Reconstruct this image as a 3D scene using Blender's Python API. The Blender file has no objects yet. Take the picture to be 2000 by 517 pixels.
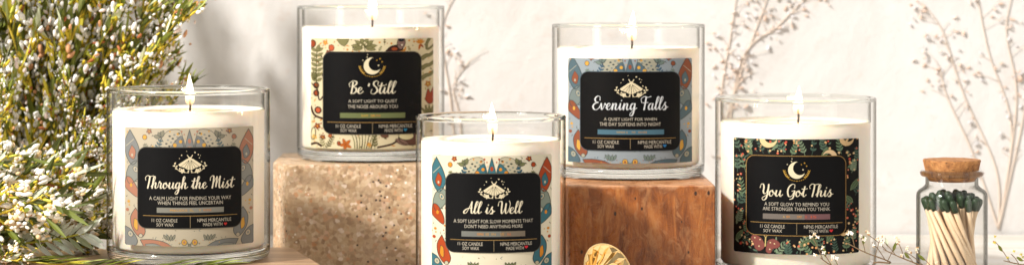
import bpy, bmesh, math, random
from mathutils import Vector, Matrix, Euler
PI = math.pi
U = 0.01                      # geometry below is written in centimetres
F = 4800.0                    # focal length in photograph pixels (2000 wide)
HY = -30.0                    # photograph row of the camera's horizon
scene = bpy.context.scene
col = scene.collection

# ---------------------------------------------------------------- camera
cam_d = bpy.data.cameras.new('camera')
cam = bpy.data.objects.new('camera', cam_d); col.objects.link(cam)
cam.location = (0, 0, 0); cam.rotation_euler = (math.radians(90), 0, 0)
cam_d.sensor_width = 36; cam_d.lens = 36*F/2000
cam_d.shift_y = -(258.5-HY)/2000
cam_d.clip_start = 0.05; cam_d.clip_end = 50
cam_d.dof.use_dof = True; cam_d.dof.focus_distance = 1.19; cam_d.dof.aperture_fstop = 11
scene.camera = cam

# ---------------------------------------------------------------- world, lamps, exposure
w = bpy.data.worlds.new('World'); scene.world = w; w.use_nodes = True
nt = w.node_tree; bg = nt.nodes['Background']
tc = nt.nodes.new('ShaderNodeTexCoord'); sp = nt.nodes.new('ShaderNodeSeparateXYZ')
nt.links.new(tc.outputs['Generated'], sp.inputs[0])
rmp = nt.nodes.new('ShaderNodeValToRGB')
mp = nt.nodes.new('ShaderNodeMapRange'); mp.inputs[1].default_value = -1; mp.inputs[2].default_value = 1
nt.links.new(sp.outputs['Z'], mp.inputs[0]); nt.links.new(mp.outputs[0], rmp.inputs[0])
el = rmp.color_ramp.elements
el[0].position = 0.30; el[0].color = (0.30, 0.22, 0.15, 1)
el[1].position = 0.62; el[1].color = (1.0, 0.97, 0.94, 1)
# a darker room behind the camera
mpy = nt.nodes.new('ShaderNodeMapRange'); mpy.inputs[1].default_value = -0.95; mpy.inputs[2].default_value = -0.1
mpy.inputs[3].default_value = 0.30; mpy.inputs[4].default_value = 1.0
nt.links.new(sp.outputs['Y'], mpy.inputs[0])
bg_mul = nt.nodes.new('ShaderNodeMath'); bg_mul.operation = 'MULTIPLY'; bg_mul.inputs[1].default_value = 0.98
nt.links.new(mpy.outputs[0], bg_mul.inputs[0]); nt.links.new(bg_mul.outputs[0], bg.inputs[1])
nt.links.new(rmp.outputs[0], bg.inputs[0])
scene.view_settings.view_transform = 'Standard'; scene.view_settings.look = 'None'
scene.view_settings.exposure = 0.0; scene.view_settings.gamma = 1.0

def area_lamp(name, loc, target, size, energy, color, size_y=None):
    d = bpy.data.lights.new(name, 'AREA'); d.energy = energy; d.color = color; d.size = size
    if size_y: d.shape = 'RECTANGLE'; d.size_y = size_y
    o = bpy.data.objects.new(name, d); col.objects.link(o); o.location = loc
    o.rotation_euler = (Vector(target)-Vector(loc)).to_track_quat('-Z', 'Y').to_euler()
    return o
TGT = Vector((-0.02, 1.30, -0.08))
KD = Vector((0.62, 0.50, -0.60)).normalized()          # direction the key light travels
area_lamp('key_lamp', TGT-KD*3.2, TGT, 0.24, 172, (1.0, 0.962, 0.905))
area_lamp('reflection_softbox', (-1.0, 0.45, 0.35), (-0.05, 1.25, -0.10), 0.30, 3.6, (1.0, 0.97, 0.93), 0.9)  # added soft lamp out of view at left, for bright strips on the glass
area_lamp('side_softbox', (0.95, 0.55, 0.25), (0.10, 1.25, -0.10), 0.22, 0.7, (1.0, 0.95, 0.9), 0.8)  # second added lamp, at right, giving the glass a weaker reflection

scene.cycles.max_bounces = 16; scene.cycles.transparent_max_bounces = 24
scene.cycles.transmission_bounces = 12; scene.cycles.glossy_bounces = 6
scene.cycles.caustics_reflective = False; scene.cycles.caustics_refractive = True
scene.cycles.sample_clamp_indirect = 4.0
scene.cycles.use_denoising = True

# ---------------------------------------------------------------- helpers
def P(px, py, Y):
    return Vector(((px-1000)/F*Y, Y, -(py-HY)/F*Y))
def tag(o, label=None, cat=None, group=None, kind=None):
    if label: o['label'] = label
    if cat: o['category'] = cat
    if group: o['group'] = group
    if kind: o['kind'] = kind
    return o
def empty(name, loc, label=None, cat=None, group=None, rot=(0, 0, 0)):
    o = bpy.data.objects.new(name, None); col.objects.link(o)
    o.location = Vector(loc)*U; o.rotation_euler = rot; o.empty_display_size = 0.01
    return tag(o, label, cat, group)
def obj(name, bm, mats, parent=None, smooth=True, loc=None):
    me = bpy.data.meshes.new(name)
    bmesh.ops.scale(bm, vec=(U, U, U), verts=bm.verts)
    bm.to_mesh(me); bm.free()
    if not isinstance(mats, (list, tuple)): mats = [mats]
    for m in mats: me.materials.append(m)
    if smooth:
        for p in me.polygons: p.use_smooth = True
    o = bpy.data.objects.new(name, me); col.objects.link(o)
    if parent: o.parent = parent
    if loc is not None: o.location = Vector(loc)*U
    return o
def lathe(bm, prof, n=96, closed=False, mi=0):
    rings = []
    for r, z in prof:
        if r < 1e-6: rings.append([bm.verts.new((0, 0, z))])
        else: rings.append([bm.verts.new((r*math.cos(2*PI*k/n), r*math.sin(2*PI*k/n), z)) for k in range(n)])
    pairs = list(zip(rings, rings[1:])) + ([(rings[-1], rings[0])] if closed else [])
    for a, b in pairs:
        for k in range(n):
            l = (k+1) % n
            if len(a) == 1 and len(b) == 1: continue
            if len(a) == 1: f = bm.faces.new((a[0], b[l], b[k]))
            elif len(b) == 1: f = bm.faces.new((a[k], a[l], b[0]))
            else: f = bm.faces.new((a[k], a[l], b[l], b[k]))
            f.material_index = mi
def tube(bm, pts, radii, n=6, mi=0, cap=True):
    pts = [Vector(p) for p in pts]
    if not isinstance(radii, (list, tuple)): radii = [radii]*len(pts)
    rings = []; ref = Vector((0.31, 0.2, 0.93)).normalized()
    for i, p in enumerate(pts):
        t = (pts[min(i+1, len(pts)-1)]-pts[max(i-1, 0)])
        if t.length < 1e-9: t = Vector((0, 0, 1))
        t.normalize(); a = t.cross(ref)
        if a.length < 0.05: a = t.cross(Vector((1, 0, 0)))
        a.normalize(); b = t.cross(a)
        rings.append([bm.verts.new(p+(a*math.cos(2*PI*k/n)+b*math.sin(2*PI*k/n))*radii[i]) for k in range(n)])
    for a, b in zip(rings, rings[1:]):
        for k in range(n):
            f = bm.faces.new((a[k], a[(k+1) % n], b[(k+1) % n], b[k])); f.material_index = mi
    if cap:
        for r in (rings[0][::-1], rings[-1]):
            f = bm.faces.new(r); f.material_index = mi
def spline(pts, step=6):
    pts = [Vector(p) for p in pts]; out = []
    n = len(pts)
    if n < 3:
        return [pts[0].lerp(pts[-1], i/step) for i in range(step+1)]
    for i in range(n-1):
        p0 = pts[max(i-1, 0)]; p1 = pts[i]; p2 = pts[i+1]; p3 = pts[min(i+2, n-1)]
        for s in range(step):
            t = s/step
            out.append(0.5*((2*p1)+(p2-p0)*t+(2*p0-5*p1+4*p2-p3)*t*t+(3*p1-p0-3*p2+p3)*t**3))
    out.append(pts[-1]); return out
def blob(bm, c, rx, ry, rz, q=None, n=6, m=4, mi=0, jit=0.0, rnd=random):
    c = Vector(c); rows = []
    for i in range(m+1):
        ph = PI*i/m
        if i in (0, m): v = [Vector((0, 0, rz*math.cos(ph)))]
        else: v = [Vector((rx*math.sin(ph)*math.cos(2*PI*k/n), ry*math.sin(ph)*math.sin(2*PI*k/n), rz*math.cos(ph))) for k in range(n)]
        if q is not None: v = [q @ a for a in v]
        rows.append([bm.verts.new(c+a*(1+rnd.uniform(-jit, jit))) for a in v])
    for a, b in zip(rows, rows[1:]):
        for k in range(n):
            l = (k+1) % n
            if len(a) == 1: f = bm.faces.new((a[0], b[k], b[l]))
            elif len(b) == 1: f = bm.faces.new((a[k], b[0], a[l]))
            else: f = bm.faces.new((a[k], b[k], b[l], a[l]))
            f.material_index = mi

# ---------------------------------------------------------------- materials
def srgb(h):
    if isinstance(h, str):
        c = [int(h[i:i+2], 16)/255 for i in (0, 2, 4)]
        return tuple(x/12.92 if x <= 0.04045 else ((x+0.055)/1.055)**2.4 for x in c)
    return tuple(h)
def mat(name, color, rough=0.5, **kw):
    m = bpy.data.materials.new(name); m.use_nodes = True
    b = m.node_tree.nodes['Principled BSDF']
    b.inputs['Base Color'].default_value = (*srgb(color), 1); b.inputs['Roughness'].default_value = rough
    for k, v in kw.items(): b.inputs[k.replace('_', ' ')].default_value = v
    return m
def N(m, t, **kw):
    n = m.node_tree.nodes.new(t)
    for k, v in kw.items(): setattr(n, k, v)
    return n
def L(m, a, b): m.node_tree.links.new(a, b)
def ramp(m, fac, stops, interp='LINEAR'):
    r = N(m, 'ShaderNodeValToRGB'); r.color_ramp.interpolation = interp
    e = r.color_ramp.elements
    while len(e) < len(stops): e.new(0.5)
    for i, (p, c) in enumerate(stops):
        e[i].position = p; e[i].color = (*srgb(c), 1) if not isinstance(c, float) else (c, c, c, 1)
    L(m, fac, r.inputs[0]); return r.outputs[0]
def coords(m, scale=(1, 1, 1), kind='Object'):
    t = N(m, 'ShaderNodeTexCoord'); mp = N(m, 'ShaderNodeMapping'); mp.inputs['Scale'].default_value = scale
    L(m, t.outputs[kind], mp.inputs[0]); return mp.outputs[0]
def noise(m, vec, scale, detail=4, rough=0.55, dist=0.0):
    n = N(m, 'ShaderNodeTexNoise'); n.inputs['Scale'].default_value = scale
    n.inputs['Detail'].default_value = detail; n.inputs['Roughness'].default_value = rough; n.inputs['Distortion'].default_value = dist
    L(m, vec, n.inputs['Vector']); return n.outputs['Fac']
def voro(m, vec, scale, feature='F1', out='Distance'):
    n = N(m, 'ShaderNodeTexVoronoi'); n.feature = feature; n.inputs['Scale'].default_value = scale
    L(m, vec, n.inputs['Vector']); return n.outputs[out]
def mix(m, fac, a, b, mode='MIX'):
    n = N(m, 'ShaderNodeMix'); n.data_type = 'RGBA'; n.blend_type = mode
    for s, v in ((n.inputs['Factor'], fac), (n.inputs[6], a), (n.inputs[7], b)):
        if hasattr(v, 'links'): L(m, v, s)
        elif isinstance(v, (int, float)): s.default_value = v
        else: s.default_value = (*srgb(v), 1)
    return n.outputs[2]
def bump(m, h, strength, dist):
    n = N(m, 'ShaderNodeBump'); n.inputs['Strength'].default_value = strength; n.inputs['Distance'].default_value = dist
    L(m, h, n.inputs['Height']); L(m, n.outputs[0], m.node_tree.nodes['Principled BSDF'].inputs['Normal'])
def base(m, c): L(m, c, m.node_tree.nodes['Principled BSDF'].inputs['Base Color'])
def rgh(m, c): L(m, c, m.node_tree.nodes['Principled BSDF'].inputs['Roughness'])

M = {}
# plaster wall
m = M['plaster'] = mat('plaster', (0.8, 0.76, 0.71), 0.9)
v = coords(m); n1 = noise(m, v, 11, 8, 0.68, 0.8); n2 = noise(m, v, 75, 6, 0.7)
c = ramp(m, n1, [(0.3, (0.575, 0.55, 0.525)), (0.42, (0.665, 0.648, 0.63)), (0.62, (0.725, 0.712, 0.70))])
c = mix(m, ramp(m, n2, [(0.58, 0.0), (0.72, 0.5)]), c, (0.62, 0.51, 0.45)); base(m, c)
bump(m, mix(m, 0.5, n1, n2), 0.35, 0.005)
# whitewashed table
m = M['table'] = mat('whitewashed_wood', (0.75, 0.68, 0.6), 0.55)
v = coords(m, (1, 9, 9)); n1 = noise(m, v, 7, 6, 0.65, 0.6); n2 = noise(m, coords(m, (1, 14, 14)), 22, 4, 0.6)
c = ramp(m, n1, [(0.34, (0.58, 0.49, 0.40)), (0.45, (0.68, 0.63, 0.57)), (0.6, (0.75, 0.72, 0.68))])
c = mix(m, ramp(m, n2, [(0.58, 0.0), (0.75, 0.45)]), c, (0.55, 0.43, 0.33)); base(m, c); bump(m, n1, 0.3, 0.002)
# board
m = M['board'] = mat('oiled_wood', (0.45, 0.29, 0.17), 0.4)
v = coords(m, (1, 8, 8)); n1 = noise(m, v, 12, 6, 0.6, 1.2); n2 = noise(m, coords(m, (1, 30, 30)), 20, 3)
c = ramp(m, n1, [(0.3, (0.24, 0.13, 0.065)), (0.5, (0.46, 0.30, 0.18)), (0.7, (0.62, 0.45, 0.30))])
c = mix(m, ramp(m, n2, [(0.5, 0.0), (0.8, 0.5)]), c, (0.25, 0.14, 0.07)); base(m, c); bump(m, n1, 0.25, 0.001)
# sandy stone
m = M['stone'] = mat('speckled_sandstone', (0.45, 0.3, 0.2), 0.42)
v = coords(m); vd = voro(m, v, 520, out='Color'); sep = N(m, 'ShaderNodeSeparateColor'); L(m, vd, sep.inputs[0])
c = ramp(m, sep.outputs[0], [(0.0, (0.31, 0.19, 0.10)), (0.35, (0.46, 0.31, 0.175)), (0.62, (0.52, 0.37, 0.22)), (0.80, (0.60, 0.46, 0.31)), (0.92, (0.50, 0.24, 0.10)), (1.0, (0.74, 0.62, 0.50))])
big = noise(m, v, 70, 4, 0.6); c = mix(m, ramp(m, big, [(0.4, 0.0), (0.65, 0.35)]), c, (0.56, 0.42, 0.30))
big2 = noise(m, v, 330, 3, 0.6, 1.5); c = mix(m, ramp(m, big2, [(0.55, 0.0), (0.7, 0.6)]), c, (0.42, 0.26, 0.145))
sv = voro(m, v, 330); sel = voro(m, v, 330, out='Color'); s2 = N(m, 'ShaderNodeSeparateColor'); L(m, sel, s2.inputs[0])
spk = N(m, 'ShaderNodeMath', operation='LESS_THAN'); L(m, sv, spk.inputs[0]); spk.inputs[1].default_value = 0.20
pick = N(m, 'ShaderNodeMath', operation='GREATER_THAN'); L(m, s2.outputs[1], pick.inputs[0]); pick.inputs[1].default_value = 0.72
mul = N(m, 'ShaderNodeMath', operation='MULTIPLY'); L(m, spk.outputs[0], mul.inputs[0]); L(m, pick.outputs[0], mul.inputs[1])
c = mix(m, mul.outputs[0], c, (0.05, 0.028, 0.018))
pick2 = N(m, 'ShaderNodeMath', operation='LESS_THAN'); L(m, s2.outputs[1], pick2.inputs[0]); pick2.inputs[1].default_value = 0.12
mul2 = N(m, 'ShaderNodeMath', operation='MULTIPLY'); L(m, spk.outputs[0], mul2.inputs[0]); L(m, pick2.outputs[0], mul2.inputs[1])
c = mix(m, mul2.outputs[0], c, (0.85, 0.78, 0.68)); base(m, c)
bump(m, mix(m, 0.5, sv, big2), 0.6, 0.0012)
# red brown wood block
m = M['redwood'] = mat('polished_red_wood', (0.3, 0.12, 0.05), 0.33)
v = coords(m, (6, 6, 1)); n1 = noise(m, v, 26, 8, 0.72, 0.8); n2 = noise(m, coords(m, (1.6, 1.6, 1)), 90, 6, 0.7, 1.4); n3 = noise(m, coords(m), 70, 6, 0.7)
c = ramp(m, n1, [(0.30, (0.07, 0.018, 0.005)), (0.42, (0.21, 0.058, 0.012)), (0.54, (0.36, 0.110, 0.022)), (0.68, (0.48, 0.19, 0.05))])
c = mix(m, ramp(m, n2, [(0.52, 0.0), (0.62, 0.8)]), c, (0.44, 0.19, 0.07))
c = mix(m, ramp(m, n3, [(0.55, 0.0), (0.66, 0.8)]), c, (0.20, 0.065, 0.022))
pv = voro(m, coords(m, (1, 1, 0.6)), 300); pc = voro(m, coords(m, (1, 1, 0.6)), 300, out='Color'); s3 = N(m, 'ShaderNodeSeparateColor'); L(m, pc, s3.inputs[0])
a1 = N(m, 'ShaderNodeMath', operation='LESS_THAN'); L(m, pv, a1.inputs[0]); a1.inputs[1].default_value = 0.20
a2 = N(m, 'ShaderNodeMath', operation='GREATER_THAN'); L(m, s3.outputs[0], a2.inputs[0]); a2.inputs[1].default_value = 0.86
a3 = N(m, 'ShaderNodeMath', operation='MULTIPLY'); L(m, a1.outputs[0], a3.inputs[0]); L(m, a2.outputs[0], a3.inputs[1])
c = mix(m, a3.outputs[0], c, (0.05, 0.02, 0.01))
ts = N(m, 'ShaderNodeTexCoord'); sz = N(m, 'ShaderNodeSeparateXYZ'); L(m, ts.outputs['Object'], sz.inputs[0])
wadd = N(m, 'ShaderNodeMath', operation='MULTIPLY_ADD'); L(m, noise(m, coords(m), 130, 4, 0.7), wadd.inputs[0]); wadd.inputs[1].default_value = 0.010; L(m, sz.outputs['Z'], wadd.inputs[2])
worn = N(m, 'ShaderNodeMapRange'); L(m, wadd.outputs[0], worn.inputs[0]); worn.inputs[1].default_value = 0.0520; worn.inputs[2].default_value = 0.0545; worn.inputs[4].default_value = 0.75
c = mix(m, worn.outputs[0], c, (0.62, 0.33, 0.17)); base(m, c); bump(m, mix(m, 0.5, n1, n2), 0.7, 0.0018)
rgh(m, ramp(m, n2, [(0.4, 0.25), (0.7, 0.5)]))
# glass: thin wall (clear, darker towards grazing, mirror by Fresnel) and solid
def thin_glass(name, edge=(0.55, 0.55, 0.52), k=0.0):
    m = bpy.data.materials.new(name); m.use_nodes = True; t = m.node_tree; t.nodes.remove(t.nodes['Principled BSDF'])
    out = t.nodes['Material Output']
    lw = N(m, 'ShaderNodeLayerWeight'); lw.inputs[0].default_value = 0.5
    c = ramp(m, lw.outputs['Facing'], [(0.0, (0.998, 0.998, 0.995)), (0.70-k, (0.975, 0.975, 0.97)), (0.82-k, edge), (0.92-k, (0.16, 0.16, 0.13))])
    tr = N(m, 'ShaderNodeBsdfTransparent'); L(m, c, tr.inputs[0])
    gl = N(m, 'ShaderNodeBsdfGlossy'); gl.inputs['Roughness'].default_value = 0.015
    pw = N(m, 'ShaderNodeMath', operation='POWER'); L(m, lw.outputs['Facing'], pw.inputs[0]); pw.inputs[1].default_value = 5.0   # Schlick
    fr = N(m, 'ShaderNodeMath', operation='MULTIPLY_ADD'); L(m, pw.outputs[0], fr.inputs[0]); fr.inputs[1].default_value = 0.80; fr.inputs[2].default_value = 0.03
    mx = N(m, 'ShaderNodeMixShader'); L(m, fr.outputs[0], mx.inputs[0]); L(m, tr.outputs[0], mx.inputs[1]); L(m, gl.outputs[0], mx.inputs[2])
    L(m, mx.outputs[0], out.inputs[0]); return m
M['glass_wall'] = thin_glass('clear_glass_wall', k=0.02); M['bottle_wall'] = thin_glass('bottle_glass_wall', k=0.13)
M['glass_rim'] = mat('rim_glass', (0.86, 0.88, 0.86), 0.0, Transmission_Weight=1.0, IOR=1.5)
M['glass'] = mat('clear_glass', (0.95, 0.975, 0.95), 0.0, Transmission_Weight=1.0, IOR=1.47)
M['wax'] = mat('soy_wax', (0.86, 0.79, 0.66), 0.45, Subsurface_Weight=0.5, Subsurface_Scale=0.006)
M['wax'].node_tree.nodes['Principled BSDF'].inputs['Subsurface Radius'].default_value = (1.0, 0.55, 0.25)
m = M['wax']; nn = noise(m, coords(m), 45, 4); base(m, ramp(m, nn, [(0.3, (0.86, 0.775, 0.63)), (0.7, (0.90, 0.83, 0.71))])); bump(m, nn, 0.08, 0.001)
M['melt'] = mat('melted_wax', (0.84, 0.70, 0.48), 0.04, IOR=1.4)
M['wick'] = mat('charred_wick', (0.03, 0.025, 0.03), 0.9)
# flame
m = M['flame'] = bpy.data.materials.new('flame'); m.use_nodes = True; t = m.node_tree; t.nodes.remove(t.nodes['Principled BSDF'])
g = N(m, 'ShaderNodeTexCoord'); sx = N(m, 'ShaderNodeSeparateXYZ'); L(m, g.outputs['Generated'], sx.inputs[0])
em = N(m, 'ShaderNodeEmission'); L(m, ramp(m, sx.outputs['Z'], [(0.0, (1.0, 0.55, 0.2)), (0.25, (1.0, 0.78, 0.42)), (0.5, (1.0, 0.92, 0.72)), (1.0, (1.0, 0.86, 0.6))]), em.inputs[0])
em.inputs[1].default_value = 4.0
tr = N(m, 'ShaderNodeBsdfTransparent'); mx = N(m, 'ShaderNodeMixShader')
L(m, ramp(m, sx.outputs['Z'], [(0.0, 0.10), (0.16, 0.35), (0.36, 0.85), (0.8, 0.9), (1.0, 0.5)]), mx.inputs[0])
L(m, tr.outputs[0], mx.inputs[1]); L(m, em.outputs[0], mx.inputs[2]); L(m, mx.outputs[0], t.nodes['Material Output'].inputs[0])
M['gold'] = mat('polished_gold', (1.0, 0.72, 0.34), 0.04, Metallic=1.0)
# cork, match
m = M['cork'] = mat('cork', (0.45, 0.22, 0.09), 0.8)
v = coords(m); n1 = noise(m, v, 260, 4, 0.7); n2 = noise(m, coords(m, (1, 1, 2)), 420, 3, 0.7)
c = ramp(m, n1, [(0.35, (0.20, 0.075, 0.022)), (0.52, (0.40, 0.17, 0.05)), (0.75, (0.55, 0.28, 0.10))])
c = mix(m, ramp(m, n2, [(0.60, 0.0), (0.66, 1.0)]), c, (0.09, 0.035, 0.012)); base(m, c); bump(m, n1, 0.5, 0.0008)
m = M['match_wood'] = mat('match_wood', (0.72, 0.52, 0.32), 0.6)
n1 = noise(m, coords(m, (8, 8, 1)), 60, 3); base(m, ramp(m, n1, [(0.3, (0.60, 0.40, 0.22)), (0.7, (0.80, 0.62, 0.42))]))
M['match_head'] = mat('green_match_head', (0.016, 0.040, 0.012), 0.5)
# plants: every leaf takes its own tone from its own island
def leafy(name, stops, rough=0.6, tl=0.0):
    m = mat(name, (0.1, 0.1, 0.1), rough); g = N(m, 'ShaderNodeNewGeometry')
    base(m, ramp(m, g.outputs['Random Per Island'], stops, 'CONSTANT'))
    if tl: m.node_tree.nodes['Principled BSDF'].inputs['Transmission Weight'].default_value = 0
    return m
M['leaf'] = leafy('sage_leaves', [(0, (0.08, 0.095, 0.006)), (0.34, (0.16, 0.19, 0.015)), (0.56, (0.38, 0.43, 0.13)), (0.70, (0.60, 0.65, 0.44)), (0.84, (0.62, 0.54, 0.05))])
M['dark_leaf'] = leafy('olive_leaves', [(0, (0.065, 0.08, 0.005)), (0.4, (0.12, 0.145, 0.010)), (0.70, (0.24, 0.28, 0.03)), (0.88, (0.45, 0.48, 0.34))])
M['bloom'] = leafy('pale_blossoms', [(0, (0.88, 0.86, 0.81)), (0.42, (0.82, 0.68, 0.63)), (0.55, (0.88, 0.87, 0.83)), (0.94, (0.60, 0.30, 0.14))])
M['white_bloom'] = leafy('white_blossoms', [(0, (0.86, 0.82, 0.74)), (0.6, (0.84, 0.78, 0.66)), (0.85, (0.72, 0.52, 0.28))])
M['cream_bloom'] = leafy('cream_buds', [(0, (0.75, 0.62, 0.42)), (0.5, (0.45, 0.24, 0.09)), (0.7, (0.82, 0.76, 0.62))])
M['bud'] = leafy('yellow_buds', [(0, (0.68, 0.52, 0.03)), (0.35, (0.50, 0.36, 0.02)), (0.62, (0.30, 0.32, 0.03)), (0.80, (0.42, 0.13, 0.04)), (0.87, (0.55, 0.54, 0.06))])
M['stem'] = leafy('green_stems', [(0, (0.46, 0.42, 0.04)), (0.5, (0.66, 0.50, 0.05)), (0.8, (0.26, 0.29, 0.04))])
M['brown_stem'] = mat('brown_stem', (0.16, 0.095, 0.04), 0.7)
M['dry'] = leafy('dried_flowers', [(0, (0.72, 0.54, 0.43)), (0.4, (0.76, 0.66, 0.59)), (0.7, (0.70, 0.68, 0.69))])
M['dry_stem'] = mat('dried_stem', (0.74, 0.62, 0.52), 0.8)

# ---------------------------------------------------------------- setting
TZ = -14.9; WY = 147.0
def box_bm(x0, x1, y0, y1, z0, z1, bevel=0.0, seg=3):
    bm = bmesh.new(); bmesh.ops.create_cube(bm, size=1)
    for v in bm.verts: v.co = Vector(((x0+x1)/2+v.co.x*(x1-x0), (y0+y1)/2+v.co.y*(y1-y0), (z0+z1)/2+v.co.z*(z1-z0)))
    if bevel: bmesh.ops.bevel(bm, geom=bm.edges[:], offset=bevel, segments=seg, profile=0.5, affect='EDGES')
    return bm
tag(obj('plaster_wall', box_bm(-90, 90, WY, WY+6, -40, 60), M['plaster'], smooth=False), kind='structure')
tag(obj('table_top', box_bm(-85, 85, 70, WY-0.3, TZ-3, TZ), M['table'], smooth=False), kind='structure')

def rounded_prism(corners, z0, z1, rad, bev, wob=0.0, seed=1):
    """plan outline (cm) with rounded corners, extruded and softened on the top edge"""
    rnd = random.Random(seed); pts = []
    n = len(corners)
    for i in range(n):
        p = Vector(corners[i]); a = (Vector(corners[i-1])-p).normalized(); b = (Vector(corners[(i+1) % n])-p).normalized()
        for s in range(7):
            t = s/6; pts.append((p+a*rad*(1-t)**2 + b*rad*t**2))
    bm = bmesh.new(); rows = []
    hs = [(z0, 0), (z1-bev, 0)] + [(z1-bev+bev*math.sin(k*PI/8), bev*(1-math.cos(k*PI/8))) for k in (1, 2, 3, 4)]
    cen = sum((Vector(p) for p in corners), Vector((0, 0)))/n
    for z, ins in hs:
        rows.append([bm.verts.new(((p+(cen-p).normalized()*ins).x+rnd.uniform(-wob, wob), (p+(cen-p).normalized()*ins).y+rnd.uniform(-wob, wob), z)) for p in pts])
    for a, b in zip(rows, rows[1:]):
        for k in range(len(pts)): bm.faces.new((a[k], a[(k+1) % len(pts)], b[(k+1) % len(pts)], b[k]))
    bm.faces.new(rows[-1]); bm.faces.new(rows[0][::-1])
    bmesh.ops.recalc_face_normals(bm, faces=bm.faces[:])
    return bm
def place_prism(name, corners, z0, z1, rad, bev, m, label, cat):
    cen = sum((Vector(p) for p in corners), Vector((0, 0)))/len(corners)
    bm = rounded_prism([Vector(p)-cen for p in corners], 0, z1-z0, rad, bev, 0.018)
    o = obj(name, bm, m, smooth=False); o.location = Vector((cen.x, cen.y, z0))*U
    for p in o.data.polygons: p.use_smooth = len(p.vertices) == 4
    o.data.set_sharp_from_angle(angle=math.radians(50))
    return tag(o, label, cat)
J2Z = -9.44; J4Z = -9.99; J1Z = -13.45
place_prism('stone_block', [(-11.8, 128.9), (-1.2, 129.4), (-1.5, 138.2), (-12.9, 138.0), (-12.75, 131.0)], TZ, J2Z, 0.45, 0.12,
            M['stone'], 'sandy speckled stone block under the candle with the crescent moon on cream paper', 'block')
place_prism('wood_block', [(2.85, 122.4), (10.12, 122.4), (10.05, 132.9), (1.6, 132.9)], TZ, J4Z, 0.14, 0.10,
            M['redwood'], 'polished reddish brown wooden block with vertical grain under the blue labelled candle', 'block')
place_prism('wooden_board', [(-30, 112.5), (-7.9, 113.5), (-11.3, 126.2), (-30, 125.0)], TZ, J1Z, 0.5, 0.12,
            M['board'], 'low brown wooden board under the leftmost candle', 'board')

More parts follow.
